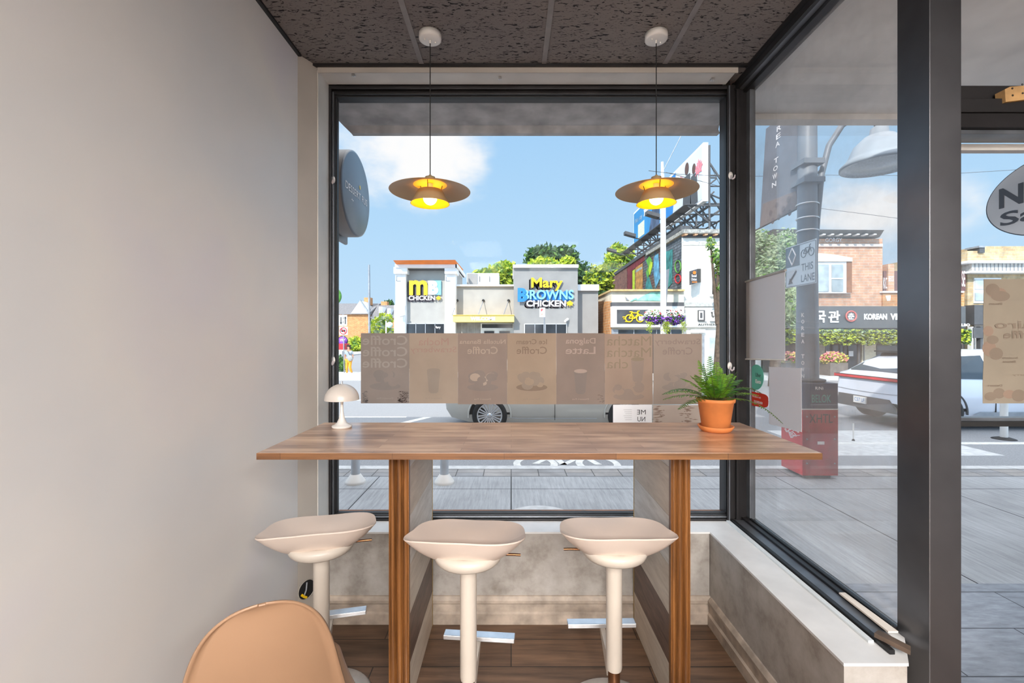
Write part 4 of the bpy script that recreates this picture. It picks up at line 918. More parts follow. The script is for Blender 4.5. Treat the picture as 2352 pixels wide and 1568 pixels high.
# bike lane sign
t = thing('lane_sign', 'bike lane traffic sign with a diamond and THIS LANE, on the lamp post', 'traffic sign', (3.45, 5.43, 2.3)); sx = 3.45; y0, y1, z0, z1s = 5.14, 5.72, 2.052, 2.557; SG = M('pale_blue_white_sign', (206, 216, 224), .35, .03, 4)
m = MB(); m.box(sx, sx + .006, y0, y1, z0, z1s, SG); m.build('plate', t, bevel=.02)
m = MB(); SD = M('sign_slate', (96, 112, 124), .4, .05); e = sx - .0015
m.box(e, sx, 5.44, y1 - .015, 2.30, z1s - .015, SD)
for a_, b__ in (((5.58, 2.53), (5.51, 2.43)), ((5.51, 2.43), (5.58, 2.32)), ((5.58, 2.32), (5.65, 2.43)), ((5.65, 2.43), (5.58, 2.53))): m.tube([(e - .001, a_[0], a_[1]), (e - .001, b__[0], b__[1])], .009, WHITEF, 6)
for cy_ in (5.365, 5.225): m.tube([(e, cy_ + .045 * math.cos(a), 2.425 + .045 * math.sin(a)) for a in [k * math.pi / 10 for k in range(21)]], .005, SD, 6, caps=False)
for a_, b__ in (((5.365, 2.425), (5.33, 2.485)), ((5.33, 2.485), (5.255, 2.485)), ((5.255, 2.485), (5.295, 2.42)), ((5.295, 2.42), (5.33, 2.485)), ((5.225, 2.425), (5.26, 2.505)), ((5.26, 2.505), (5.235, 2.515)), ((5.365, 2.425), (5.295, 2.42))): m.tube([(e, a_[0], a_[1]), (e, b__[0], b__[1])], .005, SD, 6)
m.text('THIS', (e, 5.30, 2.265), .21, .085, (0, -1, 0), VZ, SD, bold=.01); m.text('LANE', (e, 5.29, 2.135), .24, .085, (0, -1, 0), VZ, SD, bold=.01)
m.tube([(e, 5.50, 2.24), (e, 5.62, 2.13)], .012, SD, 6); m.slab([(e, 5.66, 2.09), (e, 5.63, 2.17), (e, 5.57, 2.10)], (-.001, 0, 0), SD)
m.build('symbols', t)
m = MB(); m.tube([(sx - .003, y, z) for y, z in ((y0 + .02, z0 + .012), (y1 - .02, z0 + .012), (y1 - .012, z0 + .02), (y1 - .012, z1s - .02), (y1 - .02, z1s - .012), (y0 + .02, z1s - .012), (y0 + .012, z1s - .02), (y0 + .012, z0 + .02), (y0 + .02, z0 + .012))], .003, METALG, 6); m.build('border', t)

# ================================================================ CARS
def make_car(name, label, origin, st, mats, wheels, R=.335, flip=1, hwS=.92):
    """st: stations (x, z_bottom, z_belt, z_top, half_width_top); x runs from the rear (0) forward."""
    t = thing(name, label, 'car', origin); o = Vector(origin); paint, gl = mats
    def ring(s):
        x, zb, zk, zt, ht = s[:5]; hw = s[5] if len(s) > 5 else hwS
        return [Vector((x, -hw * .90, zb)), Vector((x, -hw * .985, zb + (zk - zb) * .25)), Vector((x, -hw, zb + (zk - zb) * .6)), Vector((x, -hw * .955, zk)), Vector((x, -ht, lerp(zk, zt, .93))), Vector((x, -ht * .80, zt)),
                Vector((x, 0, zt + .015)), Vector((x, ht * .80, zt)), Vector((x, ht, lerp(zk, zt, .93))), Vector((x, hw * .955, zk)), Vector((x, hw, zb + (zk - zb) * .6)), Vector((x, hw * .985, zb + (zk - zb) * .25)), Vector((x, hw * .90, zb))]
    rings = [ring(s) for s in st]; n = 13; m = MB()
    vs_ = [p + o for r in rings for p in r]; fs_ = [(i * n + k, i * n + k + 1, (i + 1) * n + k + 1, (i + 1) * n + k) for i in range(len(st) - 1) for k in range(n - 1)]
    m.add(vs_, fs_, paint, True); m.add([p + o for p in rings[0]], [list(range(n))[::-1]], paint); m.add([p + o for p in rings[-1]], [list(range(n))], paint)
    m.add([p + o for r in rings for p in (r[0], r[-1])], [(2 * i, 2 * i + 1, 2 * i + 3, 2 * i + 2) for i in range(len(st) - 1)], BLACKM)
    ob = m.build('body', t)
    return t, o, rings
def wheel(t, o, x, side, R, style):
    m = MB(); y = side; c = o + Vector((x, y, R)); s = 1 if y > 0 else -1
    m.lathe([(R * .70, -s * .02 + s * .02), (R * .78, s * .03), (R * .96, s * .025), (R, -s * .01), (R, -s * .20), (R * .7, -s * .22)], c, BLACKM, 48, axis='Y'); w = m.build('wheel', t)
    m = MB(); RM = bpy.data.materials.get('alloy_rim') or M('alloy_rim', (205, 205, 205), .25, .04, 10, metal=.8)
    m.lathe([(R * .72, s * .012), (R * .66, s * .016), (R * .64, -s * .03)], c, RM, 40, axis='Y'); m.lathe([(R * .66, -s * .07), (.001, -s * .07)], c, DARKVOID, 32, axis='Y')
    m.lathe([(.001, s * .010), (R * .13, s * .008), (R * .15, -s * .02)], c, RM, 20, axis='Y')
    for k in range(10):
        a = k * math.pi / 5 + .1; d = Vector((math.cos(a), 0, math.sin(a))); e = Vector((-math.sin(a), 0, math.cos(a)))
        for q in (-1, 1):
            p1 = c + d * R * .12 + e * q * R * .03 + Vector((0, s * .004, 0)); p2 = c + d * R * .66 + e * (q * R * .085 + R * .05) + Vector((0, s * .012, 0))
            m.slab([p1 - e * R * .03, p2 - e * R * .042, p2 + e * R * .042, p1 + e * R * .03], (0, -s * .02, 0), RM)
    m.build('rim', w); return w
def arch(t, o, x, side, R, paint):
    m = MB(); s = 1 if side > 0 else -1; c = o + Vector((x, side, R)); pts = [c + Vector((math.cos(a) * R * 1.2, s * .0, math.sin(a) * R * 1.2)) for a in [.05 + k * (math.pi - .1) / 24 for k in range(25)]]
    m.slab(pts, (0, -s * .24, 0), DARKVOID); m.build('wheel_arch', t)
    m = MB(); m.tube([c + Vector((math.cos(a) * R * 1.21, s * .004, math.sin(a) * R * 1.21)) for a in [-.1 + k * (math.pi + .2) / 24 for k in range(25)]], .018, paint, 8); m.build('arch_trim', t)
# silver car in front of the window: only its flank shows between the posters and the counter
SIL = M('silver_beige_car_paint', (196, 192, 182), .22, .04, 1.2, metal=.35, coat=.6)
hw = .91; zc = ZR
st = [(0, .42, .75, .80, .62, .70), (.12, .28, .86, .98, .66, .84), (.45, .20, .92, 1.06, .66, .90), (.9, .17, .94, 1.25, .64), (1.35, .17, .94, 1.42, .60), (2.2, .17, .94, 1.46, .60), (3.0, .17, .93, 1.38, .60), (3.6, .17, .92, 1.02, .66), (4.2, .20, .84, .92, .66, .90), (4.55, .26, .72, .80, .6, .82), (4.68, .40, .6, .66, .5, .66)]
t, o, rg = make_car('silver_car', 'silver beige saloon car parked at the kerb, seen between the posters and the counter', (-1.27, 9.56, ZR), st, (SIL, DARKG), None, hwS=hw)
for x in (.86, 3.45): arch(t, o, x, -hw + .012, .335, SIL); wheel(t, o, x, -hw + .01, .335, 0)
for x in (.86, 3.45): wheel(t, o, x, hw - .02, .335, 0)
m = MB()
for x in (2.1,): m.box(o.x + x, o.x + x + .008, o.y - hw - .002, o.y - hw + .03, o.z + .25, o.z + .92, BLACKM)
m.tube([o + Vector((1.2, -hw * .99, .30)), o + Vector((1.4, -hw * .995, .28)), o + Vector((2.9, -hw * .995, .28))], .006, METALG, 6); m.build('door_seam', t)
m = MB(); m.slab([o + Vector((.95, -hw * .945, .96)), o + Vector((3.3, -hw * .945, .95)), o + Vector((2.95, -.62, 1.33)), o + Vector((1.4, -.62, 1.36))], (0, -.012, .0), DARKG); m.build('side_window', t)
m = MB(); m.box(o.x + .55, o.x + .95, o.y - hw - .01, o.y - hw + .02, o.z + .66, o.z + .76, BLACKM); m.build('fuel_flap', t)
# white crossover seen from the rear quarter
WH = M('white_car_paint', (226, 230, 240), .2, .03, 1.5, coat=.7)
X0 = 7.62; zc = ZR; hw = .94
st = [(0, .50, .80, .86, .80, .86), (.05, .36, .98, 1.03, .84, .92), (.22, .26, 1.02, 1.08, .82), (.55, .22, 1.0, 1.33, .70), (.95, .20, 1.0, 1.50, .66), (1.6, .20, .99, 1.56, .64), (2.6, .20, .97, 1.56, .63), (3.3, .20, .95, 1.40, .62), (3.85, .20, .93, 1.06, .70), (4.4, .22, .86, .98, .7, .90), (4.7, .3, .7, .8, .6, .8)]
t, o, rg = make_car('white_crossover', 'white crossover car parked beyond the steel column, its red light bar showing', (X0, 9.76, ZR), st, (WH, DARKG), None, hwS=hw)
for x in (.80, 3.75):
    for s in (-1, 1):
        if s == -1: arch(t, o, x, -hw + .012, .36, DKGREY)
        wheel(t, o, x, s * (hw - .01), .36, 0)
m = MB(); m.slab([o + Vector((.235, -.74, 1.075)), o + Vector((.235, .74, 1.075)), o + Vector((.90, .60, 1.47)), o + Vector((.90, -.60, 1.47))], (-.02, 0, .03), DARKG); m.build('rear_window', t)
m = MB(); m.slab([o + Vector((.86, -.66, 1.49)), o + Vector((.86, .66, 1.49)), o + Vector((.66, .62, 1.50)), o + Vector((.66, -.62, 1.50))], (0, 0, .03), BLACKM); m.build('spoiler', t)
m = MB(); m.box(o.x - .035, o.x + .03, o.y - .90, o.y + .90, o.z + .94, o.z + .99, RED)
m.box(o.x - .03, o.x + .08, o.y - .93, o.y - .86, o.z + .93, o.z + 1.0, RED); m.box(o.x - .03, o.x + .08, o.y + .86, o.y + .93, o.z + .93, o.z + 1.0, RED); m.box(o.x - .030, o.x + .03, o.y - .91, o.y + .91, o.z + .925, o.z + .94, BLACKM); m.box(o.x - .030, o.x + .03, o.y - .91, o.y + .91, o.z + .99, o.z + 1.002, BLACKM); m.build('tail_light', t)
m = MB(); m.slab([o + Vector((-.03, -.84, .30)), o + Vector((-.03, .84, .30)), o + Vector((-.02, .80, .56)), o + Vector((-.02, -.60, .56))], (.1, 0, 0), DKGREY); m.build('bumper', t)
m = MB(); m.box(o.x - .055, o.x - .03, o.y - .05, o.y + .30, o.z + .40, o.z + .545, WHITEP); m.text('C57 LF', (o.x - .057, o.y + .125, o.z + .475), .28, .075, (0, -1, 0), VZ, BLUE); m.build('license_plate', t)
m = MB(); m.tube([o + Vector((-.005, y, .66 + .03 * abs(y) ** 2)) for y in [-.86 + k * .086 for k in range(21)]], .005, METALG, 6); m.text('logo', (o.x - .02, o.y + .12, o.z + .84), .16, .03, (0, -1, 0), VZ, BLACKS) if False else None; m.build('panel_seam', t)
m = MB(); m.slab([o + Vector((.75, -hw * .95, 1.02)), o + Vector((1.75, -hw * .95, 1.0)), o + Vector((1.75, -.66, 1.46)), o + Vector((1.05, -.665, 1.43))], (0, -.012, .004), DARKG)
m.build('side_window', t)
m = MB(); m.slab([o + Vector((1.83, -hw * .95, 1.0)), o + Vector((3.25, -hw * .95, .98)), o + Vector((3.0, -.65, 1.40)), o + Vector((1.83, -.655, 1.46))], (0, -.012, .004), DARKG); m.build('side_window', t)
m = MB()
for x in (1.78, 2.85): m.box(o.x + x, o.x + x + .008, o.y - hw - .003, o.y - hw + .05, o.z + .3, o.z + .98, BLACKM)
m.build('door_seam', t)
m = MB(); m.slab([o + Vector((1.35, -hw - .004, .30)), o + Vector((3.3, -hw - .004, .30)), o + Vector((3.3, -hw - .004, .37)), o + Vector((1.5, -hw - .004, .37))], (0, .02, 0), METALG); m.build('sill_trim', t)
for x in (1.95, 3.0):
    m = MB(); m.box(o.x + x, o.x + x + .2, o.y - hw - .02, o.y - hw, o.z + .83, o.z + .86, WH); m.build('door_handle', t)
# flexible white post in the buffer (through the door)
def flex(label, px, pyb, pyt, r):
    D = (CZ - ZR) * F / (pyb - CY); p = P(px, pyb, D); t = thing('delineator_post', label, 'delineator post', p, 'delineator posts on the road')
    m = MB(); m.tube([p + Vector((0, 0, .03)), P(px, pyt, D)], r, WHITEP, 14); m.build('post', t)
    m = MB(); k = 1 if r > .02 else .15; m.lathe([(.001, .04), (.08 * k, .035), (.16 * k, .01), (.17 * k, 0), (.001, 0)], p, BLACKM, 24); m.build('base', t)
flex('white flexible post with a black base on the road, seen below the door poster', 2306, 1008, 860, .055); flex('thin whitish stake on the pale buffer strip right of the red cabinet', 1960, 1012, 972, .012)
# ================================================================ BUILDINGS ACROSS THE STREET
D0 = 22.0
def fb(m, x0, x1, yt, yb, D, dep, mat, proud=0):
    a, c_ = P(x0, yt, D), P(x1, yb, D); m.box(a.x, c_.x, D - proud, D + dep, max(c_.z, -9), a.z, mat); return m
def ground(D, z=ZR): return CY + (CZ - z) * F / D
def leaf_poly(cx_, cz_, s, y, u=(1, 0, 0)):
    pts = [(0, -.5), (.04, -.22), (.42, -.28), (.30, -.12), (.5, .08), (.36, .10), (.38, .26), (.18, .16), (.22, .38), (.10, .30), (0, .5), (-.10, .30), (-.22, .38), (-.18, .16), (-.38, .26), (-.36, .10), (-.5, .08), (-.30, -.12), (-.42, -.28), (-.04, -.22)]
    return [(cx_ + a * s, y, cz_ + b_ * s) for a, b_ in pts]
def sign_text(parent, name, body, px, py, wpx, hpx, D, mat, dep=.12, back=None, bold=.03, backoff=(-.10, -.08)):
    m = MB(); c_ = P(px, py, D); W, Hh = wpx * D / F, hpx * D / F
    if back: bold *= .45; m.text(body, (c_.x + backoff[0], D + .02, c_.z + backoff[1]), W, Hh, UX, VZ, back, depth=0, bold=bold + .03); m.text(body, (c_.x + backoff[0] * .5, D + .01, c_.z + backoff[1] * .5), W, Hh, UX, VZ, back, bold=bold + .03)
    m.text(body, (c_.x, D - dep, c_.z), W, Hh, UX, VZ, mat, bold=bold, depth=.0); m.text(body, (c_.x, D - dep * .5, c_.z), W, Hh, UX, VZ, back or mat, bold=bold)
    return m.build(name, parent)
gy = ground(D0)
# ---- chicken restaurant
t = thing('restaurant_building', 'grey and white chicken restaurant with two sign towers across the street', 'building', P(1130, gy, D0))
m = MB(); fb(m, 908, 1046, 610, gy, 22.3, 3.2, STUCCO); m.build('left_tower', t)
m = MB(); fb(m, 1180, 1327, 614, gy, 21.9, 4, STUCCO_D); m.build('right_tower', t)
m = MB(); fb(m, 1040, 1182, 657, gy, 22.6, 6, STUCCO); m.build('middle_wall', t)
m = MB(); fb(m, 1325, 1374, 668, gy, 22.5, 6, STUCCO_D); m.build('right_wing', t)
for x0, x1 in ((908, 932), (1022, 1046)):
    m = MB(); fb(m, x0, x1, 620, gy, 22.0, .6, WHITEW); fb(m, x0 - (4 if x0 < 950 else 1), x1 + 3, 613, 628, 21.8, .9, WHITEW); fb(m, x0 - 3, x1 - 2, 700, gy, 21.95, .7, WHITEW) if x0 < 950 else None
    L1 = lambda xa, xb, ya, yb: fb(m, xa, xb, ya, yb, 21.96, .03, METALG)
    L1(x0 + 2, x0 + 3, 634, 645); L1(x0 + 2, x0 + 12, 644, 645); m.build('pilaster', t)
m = MB(); fb(m, 907, 1049, 606, 614, 21.7, 3.6, WHITEW); fb(m, 932, 1022, 614, 619, 22.0, .5, DKGREY); m.build('cornice', t)
a = P(903, 597, 21.3); b2 = P(1047, 597, 21.3); m = MB()
q = [P(903, 597.5, 21.2), P(1043, 596.5, 21.2), P(1046, 607, 21.7), P(910, 607, 21.7)]; m.slab([q[0], q[1], q[2], q[3]], (0, .12, 0), ORANGE)
m.slab([P(1043, 596.5, 21.2), P(1062, 619, 25.4), P(1060, 625, 25.3), P(1046, 607, 21.7)], (.05, 0, 0), ORANGE); m.build('roof_fascia', t)
m = MB(); m.box(P(1046, 0, 21.7).x, P(1046, 0, 21.7).x + .12, 21.7, 25.4, P(0, 614, 21.7).z, P(0, 606.5, 21.7).z, WHITEW); m.build('side_cornice', t)
m = MB(); fb(m, 1178, 1329, 607, 614, 21.7, 4.3, WHITEW); m.build('tower_cap', t)
m = MB(); fb(m, 1046, 1180, 653, 657, 22.4, 6, WHITEW); m.build('parapet_cap', t)
m = MB(); fb(m, 1325, 1376, 653, 667, 22.3, 6, WHITEW); m.build('wing_cap', t)
m = MB(); fb(m, 1040, 1181, 724, 739, 21.4, 1.2, MUSTARD); fb(m, 1039.5, 1181.5, 722.5, 724, 21.35, 1.3, M('orange_edge', (236, 190, 90), .5)); m.text('WELCOME', P(1109, 731.5, 21.38), 57 * 21.4 / F, 8.5 * 21.4 / F, UX, VZ, WHITEF, bold=.05); m.build('welcome_canopy', t)
for x in (1050, 1110, 1168):
    m = MB(); p = P(x, 690, 22.55); q = P(x - 12, 724, 21.5); m.tube([p, q], .02, METALG, 6); m.ball(p, .07, BLACKM, 8); m.build('canopy_rod', t)
for x0, x1, y0 in ((933, 1021, 742), (1046, 1104, 741), (1204, 1302, 743)):
    m = MB(); D = 22.28 if x0 < 1000 else (22.55 if x0 < 1100 else 21.88); fb(m, x0, x1, y0, ground(D) - 12, D - .06, .05, WHITEW)
    if x0 != 1046: fb(m, x0 + 1.5, x1 - 1.5, y0 + 1.5, ground(D) - 14, D - .08, .02, DARKG)
    else: fb(m, x0, x1, y0, ground(D), D - .08, .02, M('mottled_grey_wall', (150, 146, 142), .8, .15, 3))
    n = 4
    for k in range(1, n): xx = lerp(x0, x1, k / n); fb(m, xx - .8, xx + .8, y0, ground(D) - 13, D - .10, .02, METALG if x0 != 1046 else STUCCO)
    m.build('shop_window' if x0 != 1046 else 'wall_panel', t)
m = MB(); D = 22.5; fb(m, 1104, 1180, 742, ground(D), D - .05, .04, WHITEW); fb(m, 1107, 1177, 744, 753, D - .07, .02, DARKG)
for x0, x1 in ((1109, 1138), (1144, 1174)): fb(m, x0 + 3, x1 - 3, 760, ground(D) - 4, D - .09, .03, DARKG)
m.build('entrance_door', t)
m = MB(); fb(m, 1270, 1278, 748, 752, 21.86, .03, WHITEW); m.text('Mary', P(1005, 752, 22.18), 14 * 22 / F, 7 * 22 / F, UX, VZ, WHITEF, bold=.02); m.build('window_sticker', t)
# signs
sign_text(t, 'sign_letter', 'm', 962, 661, 42, 34, 22.28, YELLOW, back=SIGNGREY, bold=.07, backoff=(-.2, -.08))
m = MB(); fb(m, 987, 1013, 644, 677, 22.2, .08, CYAN); m.text('B', P(995, 660.5, 22.17), 24 * 22 / F, 33 * 22 / F, UX, VZ, WHITEF, bold=.07); m.build('sign_letter', t)
sign_text(t, 'sign_lettering', 'CHICKEN', 970, 684.5, 60, 10.5, 22.26, WHITEF, back=SIGNGREY, bold=.06)
m = MB(); c_ = P(1007, 684.5, 22.15); m.slab(leaf_poly(c_.x, c_.z, .25, c_.y), (0, .06, 0), YELLOW); m.build('leaf_emblem', t)
sign_text(t, 'sign_lettering', 'Mary', 1256, 653, 72, 30, 21.88, YELLOW, back=SIGNGREY, bold=.06)
sign_text(t, 'sign_lettering', 'BROWNS', 1259, 677, 116, 22, 21.86, CYAN, back=BLUE, bold=.05)
m = MB(); m.text('B', P(1200, 677, 21.70), 22 * 21.7 / F, 32 * 21.7 / F, UX, VZ, BLUE, bold=.05); m.build('sign_letter', t)
sign_text(t, 'sign_lettering', 'CHICKEN', 1254, 697, 90, 14.5, 21.88, WHITEF, back=SIGNGREY, bold=.06)
m = MB(); c_ = P(1309, 697, 21.75); m.slab(leaf_poly(c_.x, c_.z, .34, c_.y), (0, .06, 0), YELLOW); m.build('leaf_emblem', t)
for px, py, D in ((927, 723, 21.9), (1304, 733, 21.85)):
    m = MB(); p = P(px, py, D); m.tube([p, p + Vector((-.16, -.25, -.10))], [.07, .05], WHITEP, 12); m.build('security_camera', t)
m = MB(); fb(m, 1072, 1146, 627, 658, 26, 1.6, WHITEW); fb(m, 1073, 1097, 628, 652, 25.95, .05, STUCCO_D)
for x in (1101, 1124): fb(m, x, x + 1.2, 634, 647, 25.95, .05, DKGREY)
o = m.build('rooftop_unit', t)

# ---- trees
def tree(name, label, blobs, D, mats, n=1500, size=.16, trunk=True, seed=1, group='trees behind the restaurant', cat='tree'):
    r_ = random.Random(seed); gx = sum(b_[0] for b_ in blobs) / len(blobs); g = P(gx, ground(D), D); t = thing(name, label, cat, g, group)
    m = MB(); tot = sum(b_[2] * b_[3] for b_ in blobs)
    for px, py, rx, ry in blobs:
        c_ = P(px, py, D); RX, RZ = rx * D / F, ry * D / F; RY = (RX + RZ) / 2; k = int(n * rx * ry / tot) + 30
        m.ball(c_, 1, mats[-1], 12, (RX * .72, RY * .72, RZ * .72))
        for i in range(k):
            while True:
                v = Vector((r_.uniform(-1, 1), r_.uniform(-1, 1), r_.uniform(-1, 1)))
                if .05 < v.length < 1: break
            v = v.normalized() * (.62 + .42 * r_.random() ** 1.2) * (1 + .16 * math.sin(v.x * 9 + seed) * math.cos(v.z * 8))
            p = c_ + Vector((v.x * RX, v.y * RY, v.z * RZ)); a = Vector((r_.gauss(0, 1), r_.gauss(0, 1), r_.gauss(0, 1))).normalized(); b_ = a.orthogonal().normalized(); s = size * r_.uniform(.6, 1.4)
            m.add([p - a * s, p + b_ * s * .5, p + a * s, p - b_ * s * .5], [(0, 1, 2, 3)], mats[0] if r_.random() < .55 else mats[r_.randrange(len(mats))])
    m.build('foliage', t)
    if trunk:
        m = MB(); top = P(gx, min(b_[1] for b_ in blobs) * .5 + max(b_[1] for b_ in blobs) * .5, D); m.tube([g, (g + top) / 2 + Vector((.1, 0, 0)), top], [.22, .16, .06], BARK, 8)
        for px, py, rx, ry in blobs: c_ = P(px, py, D); m.tube([(g + top) / 2, c_], [.1, .03], BARK, 6)
        m.build('trunk', t)
    return t
tree('leafy_tree', 'yellow green tree behind the rooftop unit of the chicken restaurant', [(1150, 640, 45, 34), (1118, 640, 36, 22), (1165, 618, 26, 18)], 31, [LEAF_Y, LEAF_M, LEAF_M], 2600, .2, seed=2)
tree('leafy_tree', 'dark green tree rising highest behind the right sign tower', [(1265, 600, 60, 34), (1240, 585, 34, 20), (1300, 590, 30, 26), (1330, 640, 30, 40)], 39, [LEAF_D, LEAF_M, LEAF_D], 3000, .22, seed=3)
tree('leafy_tree', 'bright yellow tree top just over the cap of the right sign tower', [(1250, 608, 34, 16), (1305, 602, 18, 14)], 30, [LEAF_Y, LEAF_Y, LEAF_M], 1100, .18, seed=4)
tree('leafy_tree', 'mid green tree between the restaurant and the mural building', [(1375, 650, 34, 40), (1358, 690, 22, 40), (1385, 720, 18, 40)], 31, [LEAF_Y, LEAF_M, LEAF_D], 2400, .2, seed=5)
tree('leafy_tree', 'tall feathery green tree below the far end of the billboard', [(1425, 590, 34, 26), (1410, 620, 30, 34), (1440, 640, 30, 30), (1418, 575, 14, 16)], 44, [LEAF_Y, LEAF_M, LEAF_M], 2600, .24, seed=6)
tree('shrub', 'bright yellow green shrub by the brick house at the left', [(817, 791, 17, 18)], 58, [LEAF_Y, LEAF_Y, LEAF_M], 500, .22, trunk=False, seed=7, group=None, cat='shrub')
tree('leafy_tree', 'sparse tree in front of the dormered houses left of the restaurant', [(872, 752, 26, 26), (885, 735, 18, 16), (895, 770, 14, 20)], 45, [LEAF_Y, LEAF_M, LEAF_P], 700, .2, seed=8, group='trees along the far left street')
tree('leafy_tree', 'small dark treetop behind the chimneys of the dormered houses', [(893, 703, 12, 12)], 85, [LEAF_D, LEAF_M], 300, .4, seed=9, group='trees along the far left street')
tree('leafy_tree', 'reflection-paled street tree seen through the side window left of the lane sign', [(1770, 590, 46, 50), (1745, 555, 24, 30), (1800, 570, 36, 44), (1760, 625, 44, 30), (1815, 700, 26, 60)], 17, [LEAF_P, LEAF_M, LEAF_P], 4200, .085, seed=10, group='street trees before the far shops')  # pale leaf colour stands in for the reflection on the side glass
tree('leafy_tree', 'thin leafed branches before the white building at the corner post', [(1648, 590, 14, 22), (1632, 560, 10, 16), (1660, 620, 16, 30), (1655, 660, 12, 16)], 18.5, [LEAF_M, LEAF_Y, LEAF_P], 700, .08, trunk=True, seed=11, group='street trees before the far shops')

# ---- houses at the far left
t = thing('brick_house', 'orange brick house with a grey roof and white gable at the far left', 'house', P(830, ground(60), 60)); D = 60
m = MB(); fb(m, 700, 848, 722, ground(D), D, 10, ORANGEB); m.build('wall', t)
m = MB(); xa, xb = P(700, 0, D).x, P(848.5, 0, D).x; z0, z1 = P(0, 722, D).z, P(0, 690, D).z; m.slab([(xa, D - .4, z0), (xa, D + 5, z1), (xa, D + 10.4, z0)], (xb - xa, 0, 0), ROOFG); m.build('roof', t)
m = MB(); m.slab([P(806, 720, D - .3), P(847, 720, D - .3), P(827, 690, D - .3)], (0, 4, 0), WHITEW); m.build('gable', t)
m = MB(); m.slab([P(827, 688, D - .5), P(848.4, 719, D - .5), P(846, 722, D - .5), P(826, 691, D - .5)], (0, .3, 0), METALG); m.build('gable_trim', t)
m = MB(); fb(m, 836, 851, 683, 700, D + 3, 1, ORANGEB); m.build('chimney', t)
t = thing('brick_house', 'row house with grey dormered roof beside the restaurant pilaster', 'house', P(880, ground(60.2), 60.2)); D = 60.2
m = MB(); fb(m, 853, 905, 730, ground(D), D, 8, ORANGEB); m.build('wall', t)
m = MB(); xa, xb = P(852.5, 0, D).x, P(906, 0, D).x; m.slab([(xa, D - .4, P(0, 730, D).z), (xa, D + 3, P(0, 697, D).z), (xa, D + 8, P(0, 700, D).z), (xa, D + 8, P(0, 730, D).z)], (xb - xa, 0, 0), ROOFG); m.build('roof', t)
for x0, y0 in ((870, 704), (889, 708)):
    m = MB(); fb(m, x0, x0 + 8, y0, y0 + 15, D, 2, WHITEW); fb(m, x0 + 1.5, x0 + 6.5, y0 + 2, y0 + 13, D - .04, .04, PALEG); m.build('dormer', t)
m = MB(); fb(m, 853, 861, 728, 745, D - .05, .05, WHITEW); m.build('window', t)
m = MB(); fb(m, 875, 889, 692, 702, D + 3, 1, ORANGEB); m.build('chimney', t)

# ---- poles, signs and people at the left
t = thing('utility_pole', 'tall pale utility pole in front of the brick house', 'pole', P(849, ground(30), 30)); m = MB(); m.tube([P(849, ground(30), 30), P(847.5, 608, 30)], [.09, .06], METALG, 12); m.build('pole', t)
m = MB(); m.tube([P(848, 718, 30), P(858, 708, 30), P(862, 706, 30)], .03, METALG, 8); m.build('arm', t)
D = 21.9; t = thing('sign_post', 'thin post with a two-way arrow sign above a no-trucks sign, far left', 'traffic sign', P(789, ground(D), D)); RS = M('white_sign_face', (214, 214, 212), .4, .03)
m = MB(); m.tube([P(791, ground(D), D + .03), P(788, 722, D + .03)], .03, METALG, 8); m.build('post', t)
m = MB(); fb(m, 778, 797, 723, 748, D, .02, RS)
for x, s in ((783, 1), (793, -1)):
    y0, y1 = (728, 742) if s == 1 else (730, 744); fb(m, x - 1, x + 1, y0, y1, D - .01, .01, BLACKS); ty = 745 if s == 1 else 726; m.face([P(x - 2.8, ty - 5 * s, D - .012), P(x + 2.8, ty - 5 * s, D - .012), P(x, ty, D - .012)], BLACKS)
fb(m, 787.6, 788.4, 728, 733, D - .01, .01, BLACKS); fb(m, 787.6, 788.4, 737, 742, D - .01, .01, BLACKS); m.build('arrow_plate', t)
m = MB(); fb(m, 779, 798.5, 750, 769, D, .02, RS); c_ = P(788.5, 759.5, D - .015); m.tube([c_ + Vector((.155 * math.cos(a), 0, .155 * math.sin(a))) for a in [k * math.pi / 12 for k in range(25)]], .018, RED, 6, caps=False); m.tube([c_ + Vector((-.11, 0, .11)), c_ + Vector((.11, 0, -.11))], .018, RED, 6)
fb(m, 784, 793, 757, 762, D - .008, .008, BLACKS); m.build('no_truck_plate', t)
D = 26; t = thing('round_notice', 'purple round sign on a low stand at the far left', 'sign', P(788, ground(D), D)); m = MB(); m.lathe([(.001, -.03), (.26, -.03), (.26, 0)], P(787, 783, D), PURPLE, 28, axis='Y'); m.lathe([(.30, 0), (.30, .04), (.001, .04)], P(787, 783, D), METALG, 28, axis='Y'); m.text('777', P(787, 781, D - .04), .28, .12, UX, VZ, WHITEF, bold=.05); m.build('disc', t)
m = MB(); m.tube([P(787, 792, D), P(787, ground(D), D)], .04, METALG, 8); m.build('post', t)
D = 24.5; t = thing('cargo_cart', 'small red cart below the purple sign at the far left', 'cart', P(781, ground(D), D)); m = MB(); fb(m, 770, 790, 789, 803, D, .8, RED); m.build('box', t)
for x in (775, 786): m = MB(); m.lathe([(.001, -.03), (.11, -.03), (.12, .03), (.001, .03)], P(x, ground(D) - 4.5, D), BLACKM, 16, axis='Y'); m.build('wheel', t)
m = MB(); fb(m, 770, 792, 803, 806, D, .8, WHITEP); m.build('tray', t)
D = 21.2; tree('shrub', 'thin dark bush at the kerb left of the walking person', [(786, 840, 9, 17), (782, 828, 6, 12)], 22.8, [LEAF_D, LEAF_M], 260, .06, trunk=False, seed=12, group=None, cat='shrub')
D = 30; t = thing('round_shop_sign', 'green ringed round sign at the very left of the window, above the traffic signs', 'sign', P(770, 680, D)); m = MB(); m.lathe([(.001, -.05), (.42, -.05), (.62, -.02), (.62, .1), (.001, .1)], P(762, 680, D), GREENP, 32, axis='Y'); m.build('disc', t); m = MB(); m.tube([P(762, 690, D + .1), P(762, ground(D), D + .1)], .08, METALG, 8); m.build('post', t)
